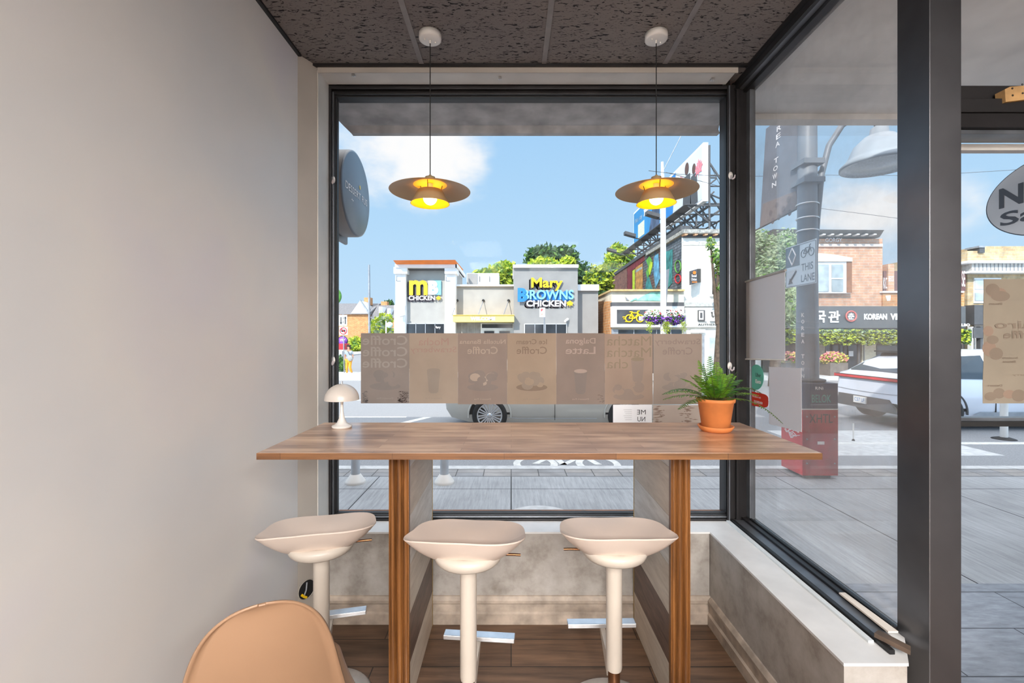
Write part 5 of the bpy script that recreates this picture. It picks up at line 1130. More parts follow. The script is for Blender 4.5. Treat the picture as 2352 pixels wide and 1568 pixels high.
D = 40; t = thing('round_shop_sign', 'small pale green round sign beside the white restaurant pilaster', 'sign', P(895, ground(D), D)); m = MB(); m.lathe([(.001, -.05), (.27, -.05), (.27, .05), (.001, .05)], P(895, 746, D), M('pale_green_sign', (196, 220, 206), .5), 24, axis='Y'); m.build('disc', t); m = MB(); m.tube([P(887, 737, D), P(887, ground(D), D)], .06, WHITEP, 8); m.build('post', t)
# person walking
def skin(name, nodes, edges, mat, parent, sub=1):
    ids = list(nodes); me = bpy.data.meshes.new(name); off = Vector(parent['_o'])
    me.from_pydata([tuple(Vector(nodes[k][0])) for k in ids], [(ids.index(a), ids.index(b_)) for a, b_ in edges], []); me.materials.append(mat)
    o = bpy.data.objects.new(name, me); COL.objects.link(o); o.parent = parent; o.modifiers.new('skin', 'SKIN')
    for i, k in enumerate(ids): r = nodes[k][1]; me.skin_vertices[0].data[i].radius = (r, r)
    me.skin_vertices[0].data[0].use_root = True
    s = o.modifiers.new('sub', 'SUBSURF'); s.levels = sub; s.render_levels = sub
    for p in me.polygons: p.use_smooth = True
    return o
t = thing('person', 'person in grey shirt and orange trousers walking with a patterned bag, far left', 'person', (-7.78, 21.8, ZR)); S = .83
def sc(d): return {k: ((x * S, y * S, z * S), r * S) for k, ((x, y, z), r) in d.items()}
body = {'p': ((0, 0, .95), .12), 'w': ((0, 0, 1.12), .11), 'c': ((0, 0, 1.34), .13), 'n': ((0, 0, 1.50), .055), 'h': ((.0, -.01, 1.62), .09), 'ht': ((0, 0, 1.72), .075),
        'ls': ((-.17, 0, 1.40), .055), 'le': ((-.22, .05, 1.13), .042), 'lh': ((-.20, -.06, .92), .035), 'rs': ((.17, 0, 1.40), .055), 're': ((.24, .02, 1.14), .042), 'rh': ((.24, -.08, .94), .035),
        'lt': ((-.09, 0, .88), .085), 'lk': ((-.10, -.06, .48), .058), 'la': ((-.12, .05, .09), .038), 'lf': ((-.13, -.10, .04), .04), 'rt': ((.09, 0, .88), .085), 'rk': ((.12, -.16, .50), .058), 'ra': ((.20, -.02, .10), .038), 'rf': ((.24, -.16, .05), .04)}
ed = [('p', 'w'), ('w', 'c'), ('c', 'n'), ('n', 'h'), ('h', 'ht'), ('c', 'ls'), ('ls', 'le'), ('le', 'lh'), ('c', 'rs'), ('rs', 're'), ('re', 'rh'), ('p', 'lt'), ('lt', 'lk'), ('lk', 'la'), ('la', 'lf'), ('p', 'rt'), ('rt', 'rk'), ('rk', 'ra'), ('ra', 'rf')]
skin('body', sc(body), ed, SKIN, t)
sh = {k: (body[k][0], body[k][1] + .022) for k in ('p', 'w', 'c', 'ls', 'rs')}; sh['le'] = ((-.205, .03, 1.22), .07); sh['re'] = ((.215, .01, 1.22), .07)
skin('shirt', sc(sh), [('p', 'w'), ('w', 'c'), ('c', 'ls'), ('ls', 'le'), ('c', 'rs'), ('rs', 're')], M('grey_blue_shirt', (150, 160, 172), .8), t)
tr = {k: (body[k][0], body[k][1] + .028) for k in ('p', 'lt', 'lk', 'rt', 'rk')}; tr['la'] = ((-.12, .04, .16), .06); tr['ra'] = ((.19, -.02, .17), .06)
skin('trousers', sc(tr), [('p', 'lt'), ('lt', 'lk'), ('lk', 'la'), ('p', 'rt'), ('rt', 'rk'), ('rk', 'ra')], M('orange_trousers', (236, 160, 50), .8), t)
hr = {'a': ((0, .02, 1.66), .105), 'b': ((0, .01, 1.75), .08), 'c': ((0, .05, 1.56), .07)}; skin('hair', sc(hr), [('a', 'b'), ('a', 'c')], M('dark_hair', (50, 42, 38), .8), t)
m = MB(); m.ball((.14 * S, -.17 * S, 1.02 * S), .16 * S, M('patterned_bag', (150, 150, 148), .8, .4, 40), 16, (1, .5, 1.1)); o = m.build('bag', t, origin=(0, 0, 0))
m = MB(); m.tube([(.14 * S, -.15 * S, 1.15 * S), (.0, -.16 * S, 1.42 * S), (-.12 * S, .02, 1.45 * S)], .012, DKGREY, 6); m.build('strap', t, origin=(0, 0, 0))
# small no-stopping sign
D = 19.5; t = thing('parking_sign', 'small white parking sign on a post in front of the right sign tower', 'traffic sign', P(1248, ground(D), D)); m = MB(); fb(m, 1239, 1252, 706, 728, D, .02, RS); m.text('P', P(1245, 712, D - .01), .09, .11, UX, VZ, RED, bold=.03); m.text('P', P(1245, 722, D - .01), .05, .07, UX, VZ, ORANGE); m.build('plate', t)
m = MB(); m.tube([P(1250, ground(D), D + .03), P(1250, 727, D + .03)], .03, METALG, 8); m.build('post', t)

# ---- mural building with white front
XW = P(1567, 0, D0).x
t = thing('mural_building', 'two storey building with white front and painted side wall under the billboard', 'building', P(1600, gy, D0)); zt = P(0, 545, D0).z; D2 = 40
def mural_mat():
    m_, t_, b_, L_ = base('mural_paint'); v = brick_vec(t_, 'yz'); g = N(t_, 'ShaderNodeTexNoise', i_Scale=.55, i_Detail=6.0, i_Distortion=2.5, i_Roughness=.65); L_(v, g.inputs[0])
    c_ = ramp(t_, g.outputs[0], [(.30, (58, 96, 112)), (.38, (96, 134, 150)), (.44, (66, 70, 84)), (.5, (120, 74, 66)), (.56, (84, 110, 96)), (.62, (130, 120, 96)), (.72, (74, 100, 130))], 'LINEAR')
    br = N(t_, 'ShaderNodeTexBrick'); L_(v, br.inputs[0])
    for k, x in (('Scale', 1), ('Brick Width', .5), ('Row Height', .16), ('Mortar Size', .02)): br.inputs[k].default_value = x
    br.inputs['Color1'].default_value = (1, 1, 1, 1); br.inputs['Color2'].default_value = (.75, .75, .78, 1); br.inputs['Mortar'].default_value = (.35, .35, .38, 1)
    L_(mixc(t_, 1.0, c_, br.outputs[0], 'MULTIPLY'), b_.inputs['Base Color']); b_.inputs['Roughness'].default_value = .85; return m_
MUR = mural_mat(); m = MB(); zr = lambda y: lerp(zt + .35, 6.35, (y - 22) / 18)
m.slab([(XW, 24.6, ZR), (XW, 40, ZR), (XW, 40, zr(40)), (XW, 24.6, zr(24.6))], (.4, 0, 0), MUR); m.slab([(XW, 22.012, ZR), (XW, 24.6, ZR), (XW, 24.6, zr(24.6)), (XW, 22.012, zr(22))], (.4, 0, 0), GREYB)
XM = XW - .015
def mw(px, py): y = XM * F / (px - CX); return Vector((XM, y, CZ + (CY - py) * y / F))
def patch(pts, mat, th=.01): m.slab([mw(*p) for p in pts], (-th, 0, 0), mat)
DRD = M('dark_red_mural', (112, 40, 48), .85, .15, 3); OCH = M('ochre_mural', (176, 128, 70), .85, .25, 4); MBL = M('blue_mural', (92, 150, 180), .85, .25, 3); MTE = M('teal_mural', (50, 120, 120), .85, .3, 3)
patch([(1386, 655), (1440, 611), (1440, 668), (1386, 668)], REDB)
patch([(1441, 611), (1480, 583), (1480, 598), (1452, 622), (1452, 668), (1441, 668)], DRD); patch([(1453, 622), (1458, 618), (1458, 665), (1453, 665)], LIME, .012); patch([(1460, 614), (1476, 604), (1476, 664), (1460, 664)], OCH); patch([(1461, 626), (1475, 617), (1475, 612), (1461, 620)], PALEG, .014)
patch([(1484, 598), (1492, 588), (1498, 598), (1496, 620), (1488, 640), (1484, 625), (1490, 612)], GREENP, .016); patch([(1494, 600), (1499, 602), (1498, 614), (1493, 632), (1490, 622)], LIME, .02)
patch([(1486, 640), (1490, 634), (1499, 664), (1482, 664)], MTE, .014); patch([(1502, 590), (1512, 582), (1516, 640), (1506, 662), (1502, 630)], MBL, .013); patch([(1530, 578), (1545, 572), (1544, 650), (1532, 664)], MTE, .012); patch([(1517, 572), (1524, 560), (1524, 662), (1517, 662)], MBL, .012)
m.build('side_wall', t)
m = MB()
for k in range(2): m.tube([mw(1558 + 6.5 * math.cos(a), (612 if k == 0 else 640) + (14 if k == 0 else 10) * math.sin(a)) - Vector((.02, 0, 0)) for a in [q * math.pi / 10 for q in range(21)]], .03, GREENP if k == 0 else RED, 6, caps=False)
m.build('graffiti', t)
m = MB(); m.slab([(XW - .08, 22, zr(22)), (XW - .08, 40, zr(40)), (XW - .08, 40, zr(40) + .22), (XW - .08, 22, zr(22) + .22)], (.5, 0, 0), DKGREY); m.build('parapet_cap', t)
m = MB(); fb(m, 1566.6, 1748, 545, gy, 21.95, .06, WHITEB); fb(m, 1589, 1748, 545, gy, 22.012, 6, WHITEB); fb(m, 1569, 1748, 556, 563, 21.92, .1, M('grey_stone_band', (188, 184, 176), .8, .12, 5)); m.build('front_wall', t)
m = MB(); fb(m, 1569, 1748, 526, 535, 21.55, 6, M('weathered_cornice', (150, 148, 142), .8, .25, 8)); fb(m, 1570, 1748, 535, 545, 21.85, 6, DKGREY); m.build('cornice', t)
for k in range(7): m = MB(); x = 1573 + k * 23; fb(m, x, x + 7, 535, 539, 21.6, .4, M('lit_corbel', (214, 166, 130), .7) if k == 0 else bpy.data.materials['lit_corbel']); m.build('corbel', t)
for x0 in (1638, 1695):
    m = MB(); fb(m, x0 - 2, x0 + 30, 620, 676, 21.95, .1, WHITEW); fb(m, x0, x0 + 28, 623, 670, 21.93, .1, DARKG); m.build('window', t)
    m = MB(); fb(m, x0 - 6, x0 + 34, 676, 680, 21.8, .3, WHITEW); m.build('window_sill', t)
m = MB(); fb(m, 1570, 1750, 694, 704, 21.7, .4, M('grey_ledge', (178, 178, 174), .8, .1)); fb(m, 1573, 1750, 705, 751, 21.75, .3, M('pale_grey_fascia', (206, 206, 200), .7, .05)); m.build('fascia', t)
m = MB()
fb(m, 1604, 1619, 712, 737, 21.66, .08, DKGREY); fb(m, 1606, 1616, 714, 734, 21.62, .06, WHITEF); fb(m, 1608.5, 1613.5, 718, 730, 21.60, .03, DKGREY); fb(m, 1620, 1623, 712, 738, 21.66, .08, WHITEF)
fb(m, 1634, 1653, 712, 716, 21.62, .08, WHITEF); fb(m, 1636, 1651, 716, 726, 21.66, .08, DKGREY); fb(m, 1638, 1649, 715, 725, 21.62, .06, WHITEF); fb(m, 1641, 1646, 717, 722, 21.6, .03, DKGREY); fb(m, 1641.5, 1645.5, 726, 732, 21.62, .08, WHITEF); fb(m, 1632, 1655, 732, 737, 21.62, .08, WHITEF); fb(m, 1658, 1664, 713, 738, 21.62, .08, RED)
m.build('sign_characters', t)
m = MB(); c_ = P(1603, 745.5, 21.70); W = 128 * 21.7 / F; m.text('AUTHENTIC KOREAN BBQ', (c_.x + W / 2, c_.y, c_.z), W, 5 * 21.7 / F, UX, VZ, BLACKS, bold=.02); m.build('sign_lettering', t)
m = MB(); fb(m, 1590, 1620, 756, 764, 21.7, .3, WHITEW); fb(m, 1608, 1668, 765, gy, 21.9, .1, WHITEB); fb(m, 1622, 1662, 770, gy - 4, 21.85, .06, WHITEW); fb(m, 1630, 1658, 775, gy - 8, 21.82, .04, PALEG); fb(m, 1614, 1618, 770, gy - 4, 21.8, .1, METALG); m.build('shop_door', t)
# hanging box sign
m = MB(); m.slab([P(1586, 622, 21.2), P(1602, 617, 21.3), P(1602, 649, 21.3), P(1586, 654, 21.2)], (0, .14, 0), DKGREY); m.slab([P(1602, 617, 21.3), P(1609, 617, 21.95), P(1609, 648, 21.95), P(1602, 649, 21.3)], (.02, 0, 0), BLACKM)
m.text('Soul', P(1594, 633, 21.15), .22, .12, UX, VZ, WHITEF, bold=.02); m.text('Chicken', P(1594, 641, 21.15), .24, .12, UX, VZ, WHITEF); m.lathe([(.08, -.005), (.001, -.005)], P(1595, 626, 21.15), ORANGE, 12, axis='Y')
for k in range(4): fb(m, 1590 + k * 3, 1592 + k * 3, 646, 649, 21.15, .01, ORANGE)
tag(m.build('shop_box_sign', origin=P(1596, 636, 21.3)), 'small dark box sign with an orange sun on the white building front', 'sign')

# ---- low bike shop
t = thing('bike_shop', 'low cream shopfront with a yellow bicycle sign below the mural wall', 'building', P(1490, gy, D0)); m = MB(); fb(m, 1405, 1571, 668, gy, 21.6, 3.5, M('cream_panel', (216, 206, 186), .8, .08, 2)); m.build('wall', t)
m = MB(); x_ = P(1405, 0, 21.6).x; m.slab([(x_ - .01, 21.6, ZR), (x_ - .01, 25.1, ZR), (x_ - .01, 25.1, P(0, 692, 25.1).z), (x_ - .01, 21.6, P(0, 692, 21.6).z)], (-.05, 0, 0), ORANGEB); m.build('side_wall', t)
m = MB(); fb(m, 1403, 1573, 664, 668, 21.4, 3.8, M('tan_coping', (196, 168, 116), .7, .1)); m.build('coping', t)
m = MB(); fb(m, 1405, 1571, 694, 703, 21.3, .3, DKGREY); m.build('awning_box', t)
m = MB(); r_ = random.Random(8); TL = M('faded_teal_mural', (140, 200, 184), .8, .25, 4)
m.slab([P(1460, 690, 21.57), P(1478, 678, 21.57), P(1496, 671, 21.57), P(1520, 669, 21.57), P(1519, 691, 21.57)], (0, .02, 0), TL); m.slab([P(1438, 689, 21.56), P(1436, 681, 21.56), P(1446, 690, 21.56)], (0, .02, 0), METALG); m.slab([P(1447, 691, 21.56), P(1462, 683, 21.56), P(1464, 687, 21.56), P(1450, 692, 21.56)], (0, .02, 0), TL); m.build('faded_mural', t)
m = MB(); fb(m, 1406, 1572, 703, 751, 21.2, .35, WHITEW); fb(m, 1417, 1566, 711, 743, 21.17, .05, M('charcoal_sign', (74, 76, 80), .5, .2, 2)); m.build('sign_board', t)
m = MB()
def yb(px, py): return P(px, py, 21.13)
for cx_ in (1445, 1470): m.tube([yb(cx_ + 8 * math.cos(a), 731 + 8 * math.sin(a)) for a in [k * math.pi / 10 for k in range(21)]], .028, YELLOW, 6, caps=False)
for a_ in (((1445, 731), (1451, 718)), ((1451, 718), (1466, 719)), ((1466, 719), (1458, 731)), ((1458, 731), (1450, 719)), ((1458, 731), (1445, 731)), ((1470, 731), (1464, 715)), ((1464, 715), (1469, 714)), ((1446, 716), (1453, 716)), ((1430, 728), (1438, 728)), ((1432, 732), (1438, 732)), ((1436, 738), (1446, 739))): m.tube([yb(*a_[0]), yb(*a_[1])], .026, YELLOW, 6)
m.text('E', P(1472, 731, 21.10), .17, .2, UX, VZ, WHITEF, bold=.05); m.build('bicycle_emblem', t)
m = MB(); fb(m, 1420, 1566, 757, gy, 21.55, .06, DARKG); fb(m, 1405, 1420, 756, gy, 21.5, .1, METALG)
for x in (1455, 1507, 1540): fb(m, x, x + 2, 757, gy, 21.5, .06, METALG)
m.build('shop_window', t)

# ---- billboard on the roof
XB = 9.5; t = thing('billboard', 'long blue and white rooftop billboard on a steel scaffold reading We say yes', 'billboard', (XB, 28, 6.8))
def bb(px, py, dx=0): y = XB * F / (px - CX); return Vector((XB + dx, y, CZ + (CY - py) * y / F))
m = MB(); zb_, zt_ = 8.35, 11.1
for (y0, y1, nm) in ((22.5, 28.6, 'near_panel'), (28.9, 35.3, 'far_panel')):
    m = MB(); zb2 = 8.2 if y0 < 25 else 8.55; m.box(XB, XB + .25, y0, y1, zb2, zt_, WHITEW); m.box(XB - .01, XB, y0 + .12, y1 - .12, zb2 + .12, zt_ - .12, M('billboard_blue', (42, 134, 190), .5, .12, .4) if nm == 'far_panel' else M('billboard_pale', (206, 210, 216), .5, .04, .4))
    e = XB - .02
    if nm == 'near_panel':
        m.slab([(e, 28.4, zb2 + .15), (e, 28.4, zt_ - .15), (e, 26.2, zt_ - .15), (e, 26.8, zb2 + .15)], (.005, 0, 0), bpy.data.materials.get('billboard_blue') or BLUE)
        for yc, zc_, k in ((24.55, 10.55, .8), (23.6, 10.2, .65)):
            m.slab([(e - .01, yc + .34 * k * math.cos(a), zc_ + .42 * k * math.sin(a)) for a in [q * math.pi / 8 for q in range(16)]], (.005, 0, 0), M('portrait_tone', (92, 66, 58), .7) if 'portrait_tone' not in bpy.data.materials else bpy.data.materials['portrait_tone'])
            m.slab([(e - .006, yc - .75 * k, zb2 + .15), (e - .006, yc + .75 * k, zb2 + .15), (e - .006, yc + .55 * k, zc_ - .45 * k), (e - .006, yc - .55 * k, zc_ - .45 * k)], (.004, 0, 0), BLUE if k == 1 else DKGREY)
        for yc in (25.4, 23.0): pts = [(e - .008, yc + a * 1.0, 10.0 + c__) for a, _, c__ in leaf_poly(0, 0, 1.0, 0)]; m.slab(pts, (.004, 0, 0), PINK if 'mleaf' in bpy.data.materials else M('mleaf', (196, 90, 100), .7))
    else:
        m.slab([(e, 34.0, zb2 + .3), (e, 32.4, zb2 + .3), (e, 32.4, zb2 + 1.3), (e, 34.0, zb2 + 1.3)], (.005, 0, 0), M('cream_card', (214, 222, 190), .6)); m.text('We say', (e, 33.9, 10.25), 2.0, .45, (0, -1, 0), VZ, PALEG); m.text('yes', (e, 32.0, 10.35), 1.1, .5, (0, -1, 0), VZ, WHITEF, bold=.05)
        m.slab([(e, 31.3, zb2 + .15), (e, 29.1, zb2 + .15), (e, 29.1, 10.5), (e, 30.4, 10.4)], (.005, 0, 0), M('photo_dark_area', (70, 84, 110), .6, .4, 1.2))
    m.build(nm, t)
def member(a_, b__, r=.05, mat=DKGREY): MBs.tube([a_, b__], r, mat, 6, smooth=False)
for k in range(9):
    y = 22.6 + k * 1.6; MBs = MB(); member((XB + .35, y, 6.7 if y < 30 else 6.3), (XB + .35, y, 11), .05); member((XB + .3, y, 10.2), (XB + 2.6, y, 6.8), .05); member((XB - .75, y, 8.0), (XB + 2.2, y, 8.0), .045); member((XB - .75, y, 8.0), (XB + .3, y, 7.2), .035); member((XB + .3, y, 9.5), (XB + 2.0, y, 9.5), .04); MBs.build('scaffold_frame', t)
MBs = MB(); member((XB + .35, 22.5, 8.0), (XB + .35, 35.5, 8.0), .07); member((XB + .35, 22.5, 7.3), (XB + .35, 35.5, 7.3), .05); member((XB + 2.2, 22.5, 8.0), (XB + 2.2, 35.5, 8.0), .05)
for k in range(8): member((XB + .35, 22.6 + k * 1.6, 7.2), (XB + .35, 24.2 + k * 1.6, 8.2), .03); member((XB + 2.2, 22.6 + k * 1.6, 8.0), (XB + 2.3, 24.2 + k * 1.6, 6.8), .025)
MBs.build('scaffold_beam', t)
m = MB(); m.box(XB - .9, XB - .3, 22.5, 35.6, 8.02, 8.06, DKGREY); m.build('catwalk', t)
for y in (30.5, 36.0, 25.6): m = MB(); m.slab([(XB - 1.9, y - .25, 8.35), (XB - 1.9, y + .25, 8.35), (XB - 1.2, y + .25, 8.15), (XB - 1.2, y - .25, 8.15)], (0, 0, .2), DKGREY); m.tube([(XB - 1.3, y, 8.15), (XB - .5, y, 8.0)], .04, DKGREY, 6); m.build('floodlight', t)
# more scaffold right of the billboard
t2 = thing('roof_scaffold', 'bare steel roof scaffold to the right of the billboard', 'scaffold', P(1640, 525, 24)); MBs = MB()
for a_, b__ in (((1614, 343), (1665, 447)), ((1619, 376), (1627, 369)), ((1614, 408), (1646, 408)), ((1646, 410), (1616, 434)), ((1600, 468), (1665, 468)), ((1615, 460), (1615, 520)), ((1665, 475), (1595, 520)), ((1618, 508), (1665, 476)), ((1630, 500), (1632, 520)), ((1640, 440), (1600, 480)), ((1616, 440), (1665, 460))):
    member(P(a_[0], a_[1], 25), P(b__[0], b__[1], 25), .045 if abs(a_[1] - b__[1]) < 70 else .015)
MBs.build('beam', t2)

# ---- flower pole
D = 18.4; t = thing('flower_basket_pole', 'slim white pole with two hanging flower baskets, before the bike shop', 'street pole', P(1523, ground(D), D)); m = MB(); m.tube([P(1524, ground(D), D), P(1523, 470, D), P(1521, 372, D)], [.125, .105, .05], WHITEP, 16); m.build('pole', t)
m = MB(); m.tube([P(1522, 395, D), P(1572, 297, D), P(1600, 240, D)], .018, METALG, 6); m.build('support_wire', t)
m = MB(); m.slab([P(1525, 622, D), P(1537, 617, D + 1.0), P(1530, 704, D + 1.0), P(1524, 702, D)], (.01, 0, 0), M('small_grey_banner', (170, 168, 172), .7, .08)); m.build('banner', t)
r_ = random.Random(21)
for sx in (-1, 1):
    cx_ = 1525 + sx * 23; m = MB(); c_ = P(cx_, 728, D); m.ball(c_, 1, LEAF_D, 12, (.36, .34, .22))
    for i in range(900):
        v = Vector((r_.gauss(0, 1), r_.gauss(0, 1), r_.gauss(0, 1))).normalized(); p = c_ + Vector((v.x * .40, v.y * .36, v.z * .30)) * r_.uniform(.85, 1.1); 
        mt = (WHITEF if r_.random() < .8 else (RED if r_.random() < .4 else LEAF_M)) if v.z > .05 else (PURPLE if r_.random() < .75 else LEAF_M)
        a_ = Vector((r_.gauss(0, 1), r_.gauss(0, 1), r_.gauss(0, 1))).normalized(); b__ = a_.orthogonal().normalized(); s = r_.uniform(.025, .055); m.add([p - a_ * s, p + b__ * s, p + a_ * s, p - b__ * s], [(0, 1, 2, 3)], mt)
    for i in range(320):
        ux = r_.choice((-.7, .55)) * sx * .5 + r_.gauss(0, .06); p = c_ + Vector((ux, -.3 + r_.gauss(0, .05), -.2 - abs(r_.gauss(0, .22)))); a_ = Vector((r_.gauss(0, .5), r_.gauss(0, .5), 1)).normalized(); b__ = a_.orthogonal().normalized(); s = r_.uniform(.025, .05); m.add([p - a_ * s, p + b__ * s * .5, p + a_ * s, p - b__ * s * .5], [(0, 1, 2, 3)], LEAF_Y)
    m.build('flower_basket', t)
m = MB(); m.tube([P(1500, 712, D), P(1550, 712, D)], .02, DKGREY, 6); m.build('basket_arm', t)

# ---- brick restaurant on the right
t = thing('brick_restaurant', 'pink brick restaurant with a dark sign band seen through the side window', 'building', P(1900, gy, D0))
m = MB(); fb(m, 1752, 2027, 548, 706, 22.0, 8, PINKB); fb(m, 1752, 2216, 700, gy, 22.1, .2, M('dark_shop_wall', (96, 88, 82), .8, .15)); m.build('wall', t)
m = MB(); m.slab([P(1776, 526, 21.2), P(2031, 528, 21.2), P(2020, 545, 21.95), P(1764, 545, 21.95)], (0, 5, 0), M('grey_cornice', (118, 122, 124), .7, .12, 6)); m.build('cornice', t)
for k in range(12): m = MB(); x = 1793 + k * 19.5; fb(m, x, x + 6, 536.5, 539, 21.35, .3, WHITEW); m.build('corbel', t)
m = MB(); fb(m, 1752, 2028, 560, 566, 21.9, .12, M('pale_stone_band', (216, 200, 190), .7, .06)); m.text('GORGY', P(1915, 551, 21.95), .8, .2, UX, VZ, WHITEF); m.build('stone_band', t)
m = MB(); fb(m, 1795, 1955, 597, 673, 21.7, .4, WHITEW)
for x0, x1 in ((1800, 1848), (1853, 1904), (1911, 1937)): fb(m, x0, x1, 607, 669, 21.66, .06, PALEG)
fb(m, 1911, 1937, 638, 641, 21.63, .06, WHITEW); fb(m, 1945, 1957, 601, 672, 21.68, .3, M('brown_window_side', (138, 92, 62), .7, .15)); m.build('bay_window', t)
m = MB(); pts = [P(1790 + k * 16.8, 592 - 11 * math.sin(math.pi * k / 10), 21.6) for k in range(11)]; m.slab([P(1790, 600, 21.6)] + pts + [P(1958, 600, 21.6)], (0, .5, 0), M('pale_arch_stone', (220, 206, 190), .7)); m.build('window_arch', t)
m = MB(); fb(m, 1768, 2218, 703, 753, 21.4, .7, M('charcoal_sign_band', (84, 86, 88), .6, .08, 2)); m.build('sign_band', t)
WS = M('white_sign_letters', (244, 244, 244), .6, .02)
for ch, px, w_ in (('국', 1884, 26), ('관', 1916, 27), ('한', 1850, 26)): m = MB(); m.text(ch, P(px, 727, 21.35), w_ * 21.35 / F, 27 * 21.35 / F, UX, VZ, WS, bold=.03); m.build('sign_character', t)
m = MB(); m.lathe([(.26, -.04), (.26, 0)], P(1955, 726, 21.38), WS, 32, axis='Y'); m.tube([P(1955 + 11.5 * math.cos(a), 726 + 11.5 * math.sin(a), 21.34) for a in [k * math.pi / 14 for k in range(29)]], .04, M('coral_ring', (196, 100, 92), .6), 6, caps=False); m.lathe([(.001, -.04), (.2, -.04)], P(1955, 726, 21.38), DKGREY, 28, axis='Y'); m.text('춘', P(1955, 726, 21.32), .3, .3, UX, VZ, WS, bold=.03); m.build('round_logo', t)
m = MB(); m.text('KOREAN', P(2011, 727, 21.35), 53 * 21.35 / F, 14 * 21.35 / F, UX, VZ, WS, bold=.06); m.text('VILLAGE', P(2076, 727, 21.35), 62 * 21.35 / F, 15 * 21.35 / F, UX, VZ, WS, bold=.06); m.build('sign_lettering', t)
m = MB(); m.text('BULLBO', P(2209, 746, 21.35), 38 * 21.35 / F, 6.5 * 21.35 / F, UX, VZ, WS, bold=.05); m.build('sign_lettering', t)
m = MB(); fb(m, 2028, 2215, 672, 706, 21.9, .3, ORANGEB); fb(m, 2028, 2215, 668, 672, 21.8, .4, WHITEW); fb(m, 2030, 2218, 622, 668, 22.12, .2, M('maroon_wall', (110, 78, 76), .8, .12)); fb(m, 2040, 2054, 606, 668, 22.02, .8, PINKB)
m.slab([P(2034, 679, 21.88), P(2046, 678, 21.88), P(2045, 690, 21.88), P(2038, 691, 21.88)], (0, .02, 0), WHITEW); m.build('side_wing', t)
m = MB(); m.text('BEICK', P(2047, 640, 21.99), 12 * 22 / F, 12 * 22 / F, UX, VZ, WHITEF); m.text('KO', P(2034, 650, 22.09), 10 * 22 / F, 26 * 22 / F, UX, VZ, WHITEF); m.text('SE', P(2213, 640, 22.09), 8 * 22 / F, 36 * 22 / F, UX, VZ, WHITEF); m.build('graffiti', t)
for x0, x1 in ((1896, 1925), (1930, 1945), (1948, 1976)): m = MB(); fb(m, x0, x1, 792, gy - 2, 22.05, .06, DARKG); fb(m, x0 + 2, x0 + 12, 806, 818, 22.0, .04, WHITEF) if x0 != 1930 else fb(m, x0 + 2, x0 + 8, 808, 814, 22.0, .04, WHITEF); m.build('shop_window', t)
m = MB(); fb(m, 1980, 2012, 790, gy, 22.0, .1, M('cream_column', (212, 200, 176), .7)); fb(m, 1985, 1986, 790, gy, 21.95, .1, METALG); fb(m, 2014, 2200, 793, gy - 5, 22.02, .06, DARKG); fb(m, 1882, 1895, 790, gy, 22.0, .1, M('tan_stone', (178, 166, 150), .8, .1)); m.build('shop_front', t)
for x0 in (1940, 1972): m = MB(); m.tube([P(x0, gy, 21.6), P(x0, 790, 21.6)], .07, DKGREY, 10); m.build('awning_post', t)
m = MB(); r_ = random.Random(31); m.box(P(1795, 0, 21.3).x, P(2225, 0, 21.3).x, 21.15, 21.45, P(0, 784, 21.3).z, P(0, 759, 21.3).z, LEAF_D)
for i in range(5200):
    px = r_.uniform(1792, 2228); u = r_.random(); py = 757 + 33 * u + 3 * math.sin(px * .13) * u; p = P(px, py, 21.3 - r_.uniform(.1, .35)); a_ = Vector((r_.gauss(0, 1), r_.gauss(0, .5), r_.gauss(0, 1))).normalized(); b__ = a_.orthogonal().normalized(); s = r_.uniform(.05, .11); m.add([p - a_ * s, p + b__ * s * .6, p + a_ * s, p - b__ * s * .6], [(0, 1, 2, 3)], LEAF_Y if r_.random() < .55 else (LEAF_P if r_.random() < .4 else LEAF_D))
tag(m.build('vine_hedge', origin=P(2000, 775, 21.3)), 'long row of green vine leaves under the dark sign band of the brick restaurant', 'vine')
def planter(label, px, D, seed):
    g = P(px, ground(D, ZR + .14), D); t = thing('flower_planter', label, 'planter', g, 'flower planters before the brick restaurant'); m = MB(); h = .58
    m.slab([g + Vector((-.40, -.35, 0)), g + Vector((.38, -.35, 0)), g + Vector((.38, .35, 0)), g + Vector((-.40, .35, 0))], (0, 0, h), M('taupe_planter', (112, 104, 98), .7, .1)); m.build('box', t)
    m = MB(); r_ = random.Random(seed); c_ = g + Vector((0, 0, h + .16)); m.ball(c_, 1, LEAF_M, 12, (.42, .35, .22))
    for i in range(900):
        v = Vector((r_.gauss(0, 1), r_.gauss(0, 1), r_.gauss(0, 1))).normalized(); p = c_ + Vector((v.x * .52, v.y * .42, v.z * .30)) * r_.uniform(.8, 1.08); a_ = Vector((r_.gauss(0, 1), r_.gauss(0, 1), r_.gauss(0, 1))).normalized(); b__ = a_.orthogonal().normalized(); s = r_.uniform(.03, .07)
        m.add([p - a_ * s, p + b__ * s, p + a_ * s, p - b__ * s], [(0, 1, 2, 3)], PINK if r_.random() < .5 and v.z > -.3 else (LEAF_Y if r_.random() < .6 else MUSTARD))
    m.build('flowers', t)
planter('planter of pink flowers right of the lamp post, before the dark shop windows', 1915, 20.4, 41); planter('planter of pink flowers just left of the lamp post, half hidden by the white paper', 1815, 20.4, 42)
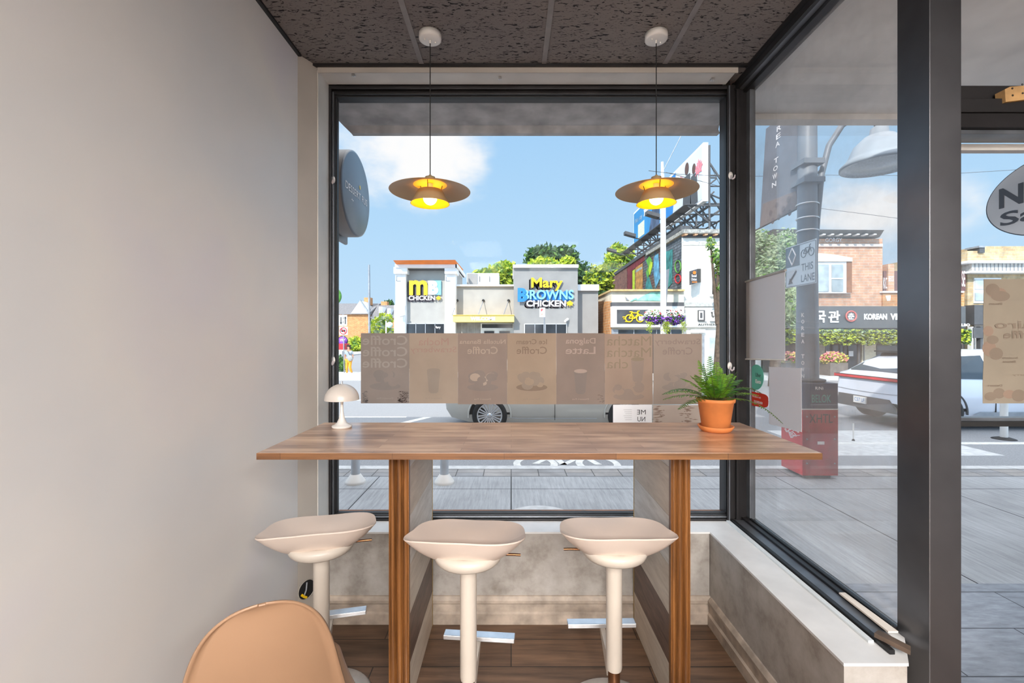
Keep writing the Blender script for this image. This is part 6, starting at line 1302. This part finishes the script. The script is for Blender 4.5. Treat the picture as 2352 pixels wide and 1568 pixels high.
# ---- far right building
t = thing('tan_brick_building', 'tan brick shop building with white cornice seen through the door at the right edge', 'building', P(2300, gy, 22.3)); D = 22.3
m = MB(); fb(m, 2222, 2600, 576, gy, D, 6, CREAMB); fb(m, 2250, 2600, 565, 600, D + .3, 6, CREAMB); m.build('wall', t)
m = MB(); fb(m, 2224, 2600, 598, 603, D - .5, 6, WHITEW); fb(m, 2230, 2600, 622, 626, D - .5, 1, WHITEW); fb(m, 2232, 2600, 603, 622, D - .25, .5, M('panelled_frieze', (190, 186, 180), .7, .1))
for k in range(30): fb(m, 2240 + k * 9, 2240.8 + k * 9, 604, 622, D - .28, .05, METALG)
m.build('cornice', t)
m = MB(); fb(m, 2250, 2262, 568, 580, D - .1, .6, DKGREY); fb(m, 2249, 2263, 564, 568, D - .15, .7, METALG); m.build('chimney', t)
m = MB(); fb(m, 2238, 2300, 638, 696, D - .05, .1, WHITEW); fb(m, 2240, 2290, 642, 664, D - .08, .05, PALEG); fb(m, 2240, 2290, 672, 690, D - .08, .05, PALEG); m.build('window', t)
m = MB(); fb(m, 2238, 2600, 700, 745, D - .8, .7, DKGREY); fb(m, 2238, 2600, 745, gy, D - .1, .1, M('pale_shopfront', (176, 170, 164), .7, .1)); fb(m, 2236, 2260, 752, 776, D - .9, .2, DKGREY); m.build('shop_front', t)
for x0, x1 in ((2232, 2236), (2252, 2258)): m = MB(); fb(m, x0, x1, 750, gy, D - .85, .2, WHITEW if x0 < 2240 else DKGREY); m.build('post', t)

# ---- overhead cables
for lb, pts in (('thin overhead cable crossing the sky beside the billboard', [(1490, 392, 17), (1560, 400, 20), (1668, 404, 22)]), ('thin overhead cable sloping down past the billboard', [(1530, 396, 17), (1610, 416, 20), (1668, 432, 22)]), ('thin overhead cable in the sky of the side window', [(1720, 405, 22), (1900, 402, 22), (2070, 403, 22)]),
                ('thin overhead cable sloping down right over the pink brick building', [(1880, 478, 22), (2000, 493, 22), (2075, 503, 22)]), ('thin overhead cable above the door poster', [(2200, 398, 22), (2300, 392, 22), (2360, 388, 22)])):
    m = MB(); m.tube([P(*p) for p in pts], .011, DKGREY, 5); tag(m.build('overhead_cable', origin=P(*pts[0])), lb, 'cable')
